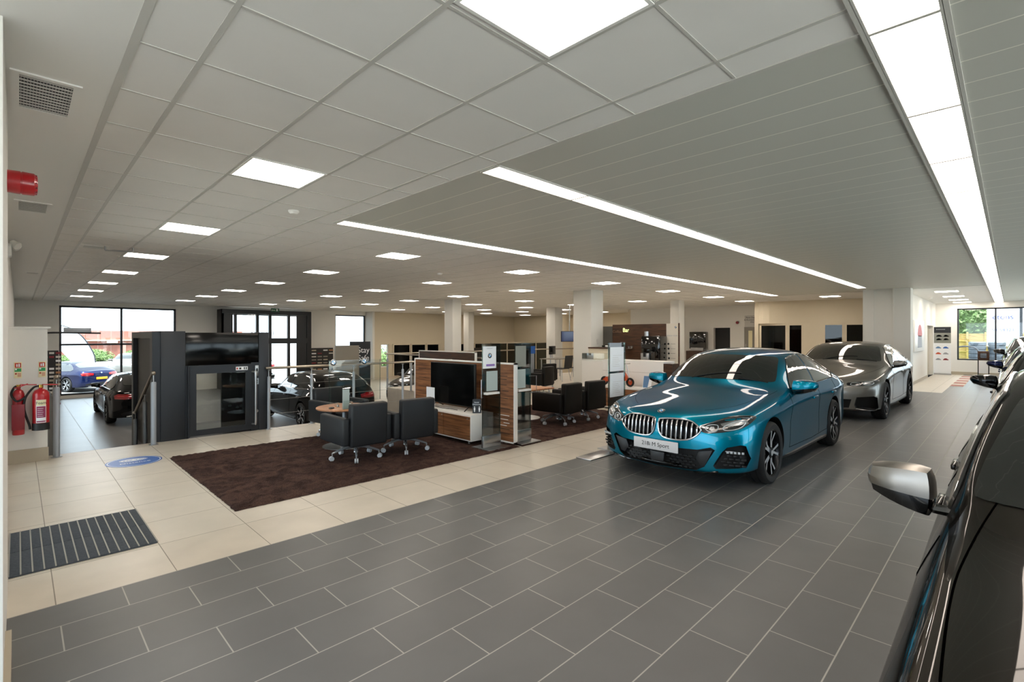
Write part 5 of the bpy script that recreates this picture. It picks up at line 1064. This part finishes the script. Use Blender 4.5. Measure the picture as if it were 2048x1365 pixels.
# ------------------------------------------------------------------ lower showroom and far walls
M('taupe', '8d877c', .5); M('swatch dark', '1c1a19', .5)
t = thing('monolith_display', 'tall taupe display board with a rounded top behind the hatchback', 'display board', (8.98, 19.0, D)); b = MB(); b.box(0, 1.02, 0, .12, 0, 2.05, bev=.01); b.build('board', 'taupe', t)
t = thing('safety_banner', 'dark banner reading Stay Safe behind the taupe board', 'banner', (10.0, 19.8, D)); b = MB(); b.box(0, .95, 0, .04, 0, 2.2); b.build('board', 'anthracite', t); text('lettering', 'Stay\nSafe', .34, 'paper', t, (.62, -.003, 1.65), (R(90), 0, 0), .002)
def shelves(x0, x1, y, z0, z1, label, n):
    t = thing('swatch_wall', label, 'display shelves', (x0, y, z0)); w = x1-x0; h = z1-z0; b = MB(); b.box(0, w, 0, .06, 0, h); b.build('back_panel', 'swatch dark', t); rnd = random.Random(n)
    for r_ in range(n):
        for c_ in range(4):
            if rnd.random() < .75: b = MB(); b.box(.08+c_*w/4, .08+(c_+.75)*w/4, -.02, 0, .1+r_*h/n*.95, .16+r_*h/n*.95); b.build('swatch', rnd.choice(['grid', 'skirting', 'dark red', 'paper', 'taupe', 'light cherry']), t)
    return t
shelves(10.85, 12.1, 25.9, D+.05, .95, 'dark wall display of colour swatches right of the porch', 10)
t = shelves(0, .58, 0, 0, 1.75, 'dark swatch display left of the big window by the stub wall', 14); t.location = (.3, 20.5, -.6); 
t = thing('arc_lamp', 'black curved arm lamp reaching in front of the left window', 'lamp', (.10, 17.5, D)); b = MB(); b.tube(cr([(0, 0, 0), (0, 0, 1.9), (.05, 0, 2.35), (.35, 0, 2.52), (1.5, 0, 2.52)], 5, False), .022); b.build('arm', 'black', t); b = MB(); b.box(.75, 1.3, -.06, .06, 2.54, 2.66, bev=.008); b.build('lamp_head', 'post grey', t); b = MB(); b.lathe([(.12, 0), (.12, .03), (0, .03)], 20); b.build('base', 'black', t)
t = thing('exit_sign', 'green running-man exit sign above the porch', 'exit sign', (8.5, 24.2, 2.72)); b = MB(); b.box(-.18, .18, 0, .03, 0, .16, bev=.004); b.build('plate', M('exit green', '1f5f3a', .4), t); b = MB(); b.box(-.10, .0, -.003, 0, .06, .08); b.prism([(-.12, .03), (-.12, .11), (-.16, .07)], 0, .004, 0, T=Matrix.Rotation(R(90), 4, 'X')); b.box(.05, .12, -.003, 0, .03, .13); b.build('pictogram', 'paper', t); b = MB(); b.cyl((0, .015, .16), (0, .015, .23), .008); b.build('hanger', 'satin steel', t)
saloon('dark_hatch_car', 'dark car with pale bonnet highlights beyond the black hatchback', 'graphite paint', (9.4, 14.6, 0), R(35), rear='hatch', lite=True).root.location.z = D
# desks and chairs in the lower hall
def desk(x, y, z, rz, label, w=1.5):
    t = thing('desk', label, 'desk', (x, y, z), rz); b = MB(); b.box(-w/2, w/2, -.35, .35, .72, .75, bev=.004); b.build('desktop', 'taupe', t)
    for sx in (-1, 1):
        for sy in (-1, 1): b = MB(); b.cyl((sx*(w/2-.06), sy*.3, 0), (sx*(w/2-.06), sy*.3, .72), .02); b.build('leg', 'satin steel', t)
    return t
def visitor_chair(x, y, z, rz, label, mat='white lacquer'):
    t = thing('visitor_chair', label, 'chair', (x, y, z), rz); b = MB(); b.box(-.22, .22, -.2, .22, .43, .46, bev=.012); b.build('seat', mat, t); b = MB(); b.box(-.21, .21, -.24, -.215, .5, .95, bev=.01, T=Matrix.Rotation(R(8), 4, 'X')); b.build('backrest', mat, t)
    for sx in (-1, 1):
        for sy in (-1, 1): b = MB(); b.cyl((sx*.18, sy*.17, .43), (sx*.24, sy*.24, 0), .011); b.build('leg', 'chrome', t)
    return t
def monitor(x, y, z, rz, label): 
    t = thing('monitor', label, 'monitor', (x, y, z), rz); b = MB(); b.box(-.27, .27, -.015, .015, .14, .46, bev=.004); b.build('screen', 'black glass', t); b = MB(); b.cyl((0, 0, .01), (0, 0, .15), .02); b.box(-.12, .12, -.08, .08, 0, .012); b.build('stand', 'satin steel', t)
visitor_chair(11.4, 14.3, D, R(160), 'white chair with chrome legs left of the walnut screen')
desk(14.4, 18.6, D, R(20), 'taupe desk in the lower hall behind the white chair'); monitor(14.6, 18.7, D+.75, R(20), 'monitor on the desk in the lower hall')
desk(14.6, 12.2, 0, R(10), 'desk seen between the glass stands'); visitor_chair(13.6, 11.2, 0, R(0), 'dark visitor chair at the desk between the glass stands', 'black plastic'); visitor_chair(14.5, 11.1, 0, R(10), 'second dark visitor chair at the desk between the glass stands', 'black plastic'); monitor(14.4, 12.3, .75, R(15), 'monitor on the desk between the glass stands')
desk(17.3, 11.8, 0, R(0), 'desk farther right behind the black chairs'); monitor(17.2, 11.9, .75, R(-10), 'monitor on the desk behind the black chairs')
t = thing('blue_leaflet_stand', 'small blue leaflet stand above the walnut screen', 'leaflet stand', (11.2, 10.4, 0)); b = MB(); b.box(-.1, .1, -.02, .02, 0, 1.1); b.build('board', 'post grey', t); b = MB(); b.box(-.13, .13, -.03, -.02, 1.05, 1.28); b.build('leaflet', 'sticker blue', t)
t = thing('wall_television', 'small wall television left of the white column', 'television', (16.9, 13.45, 1.36)); t.rotation_euler = (0, 0, R(-40)); b = MB(); b.box(-.38, .38, -.03, .03, -.02, .44, bev=.006); b.build('casing', 'black', t); b = MB(); b.box(-.36, .36, -.032, -.03, 0, .42); b.build('screen', M('screen blue', '1c2036', .1, emit=.15, ecol=(.1, .12, .3)), t); b = MB(); b.cyl((0, .04, .25), (0, .04, 1.59), .02); b.build('pole', 'satin steel', t)
# far right: corner door, signs, coffee unit
t = thing('wall_sign', 'grey sign for the parts department and accessories on the far wall', 'sign', (22.48, 7.79, 2.24)); b = MB(); b.box(-.02, .01, -.40, .40, -.24, .24); b.build('plate', 'grid', t); text('lettering', 'Parts Department\n& Accessories Toilets\nthis way', .095, 'black text', t, (-.022, 0, .05), (R(90), 0, R(-90)), .001)
b = MB(); b.box(22.44, 22.5, 7.47, 8.2, 0, 1.98); d = struct('door_3', b, 'taupe'); b = MB(); b.box(22.43, 22.44, 7.86, 8.02, .9, 1.82); b.build('vision_panel', 'sign yellow', d); b = MB(); b.cyl((22.40, 8.12, 1.0), (22.40, 8.12, 1.25), .015); b.build('door_handle', 'satin steel', d)
t = thing('vending_unit', 'black wall unit with a steel base beside the dark doorway', 'vending unit', (22.3, 10.2, 0)); b = MB(); b.box(-.1, .18, -.38, .38, 1.0, 1.78, bev=.01); b.build('body', 'black gloss', t); b = MB(); b.box(-.15, .18, -.3, .3, .92, 1.05); b.build('tray', 'satin steel', t); b = MB(); b.box(-.2, .18, -.5, .5, 0, .90); b.build('cabinet', 'bar walnut', t)
t = thing('alarm_call_point', 'small red call point on the far wall', 'alarm', (22.49, 8.5, 2.18)); b = MB(); b.cyl((0, 0, 0), (-.06, 0, 0), .06); b.build('housing', 'dark red', t)
t = thing('light_switch', 'white light switch plate on the white column', 'switch', (11.79, 8.9, 1.42)); t.location = (12.1, 8.595, 1.42); b = MB(); b.box(-.04, .04, -.012, 0, -.08, .08, bev=.003); b.build('plate', 'grid', t)
t = thing('wall_picture', 'framed white picture of a red and grey car on the corridor wall', 'picture', (21.8, 2.24, 1.6)); b = MB(); b.box(-1.2, 1.2, -.05, 0, -.52, .52, bev=.004); b.build('panel', 'white lacquer', t)
M('pic red', 'c06a6a', .6); M('pic grey', '9a9ca2', .6); b = MB(); b.prism(cr([(-.5, .0), (-.45, .22), (-.2, .36), (.2, .36), (.45, .22), (.5, .0)], 4), .05, .053, 0, T=Matrix.Rotation(R(90), 4, 'X')); b.build('car_upper', 'pic red', t); b = MB(); b.prism(cr([(-.55, -.40), (-.5, .0), (.5, .0), (.55, -.40)], 1), .05, .053, 0, T=Matrix.Rotation(R(90), 4, 'X')); b.build('car_lower', 'pic grey', t)
t = thing('roller_banner', 'white roller banner with rows of small car pictures in the right corner', 'banner', (26.9, 1.99, 0)); b = MB(); b.box(0, .02, -.27, .27, .06, 1.96); b.build('sheet', 'paper', t); b = MB(); b.box(-.05, .07, -.28, .28, 0, .06); b.build('base', 'satin steel', t)
b = MB(); b.box(-.003, 0, -.27, .27, 1.72, 1.96); b.build('header', 'anthracite', t); text('lettering', 'BUSINESS RANGE', .036, 'paper', t, (-.006, .05, 1.86), (R(90), 0, R(-90)), .0005); b = MB(); b.box(-.003, 0, -.27, .27, 1.30, 1.72); b.build('photo', 'grey board', t)
def tiny_car(par, y, z, mat, w=.17):
    b = MB(); b.prism([(-w/2, 0), (-w/2, .03), (-w*.3, .045), (-w*.15, .075), (w*.2, .075), (w*.4, .04), (w/2, .03), (w/2, 0)], 0, .003, 0, T=Matrix.Translation((-.003, y, z)) @ Matrix.Rotation(R(90), 4, 'Z') @ Matrix.Rotation(R(90), 4, 'X')); b.build('car_picture', mat, par)
for k, (y, z, m) in enumerate(((.12, 1.08, 'pic blue'), (-.11, 1.08, 'sticker blue'), (.12, .84, 'orange'), (-.11, .84, 'pic grey'), (.12, .60, 'pic grey'), (-.11, .60, 'dark red'), (.1, 1.42, 'black text'), (-.12, 1.42, 'black text'), (.1, 1.56, 'post grey'), (-.12, 1.56, 'black text'))): tiny_car(t, y, z, m)
t = thing('lectern', 'narrow brown information stand before the right window', 'information stand', (24.0, .68, 0)); b = MB(); b.box(0, .04, -.15, .15, .75, 1.06, bev=.004); b.build('head_panel', 'dark walnut', t); b = MB(); b.box(-.003, 0, -.08, .08, .82, .98); b.build('screen', 'black gloss', t); b = MB(); b.box(.005, .035, -.15, -.12, 0, .76); b.box(.005, .035, .12, .15, 0, .76); b.box(0, .1, -.15, .15, 0, .22); b.build('frame', 'black', t); b = MB(); b.box(-.002, .006, -.12, .12, .28, .70); b.build('sheet', 'paper', t)
M('mat red', 'a9746c', .9); M('mat pale', 'cfc6ba', .9); t = thing('striped_mat', 'pale mat with red stripes on the far right floor', 'mat', (20.9, 1.05, 0)); b = MB(); b.box(0, 5.9, 0, .32, 0, .006); b.build('mat_base', 'mat pale', t)
for k in range(5): b = MB(); b.box(.1+1.2*k, .7+1.2*k, .01, .31, .006, .008); b.build('stripe', 'mat red', t)
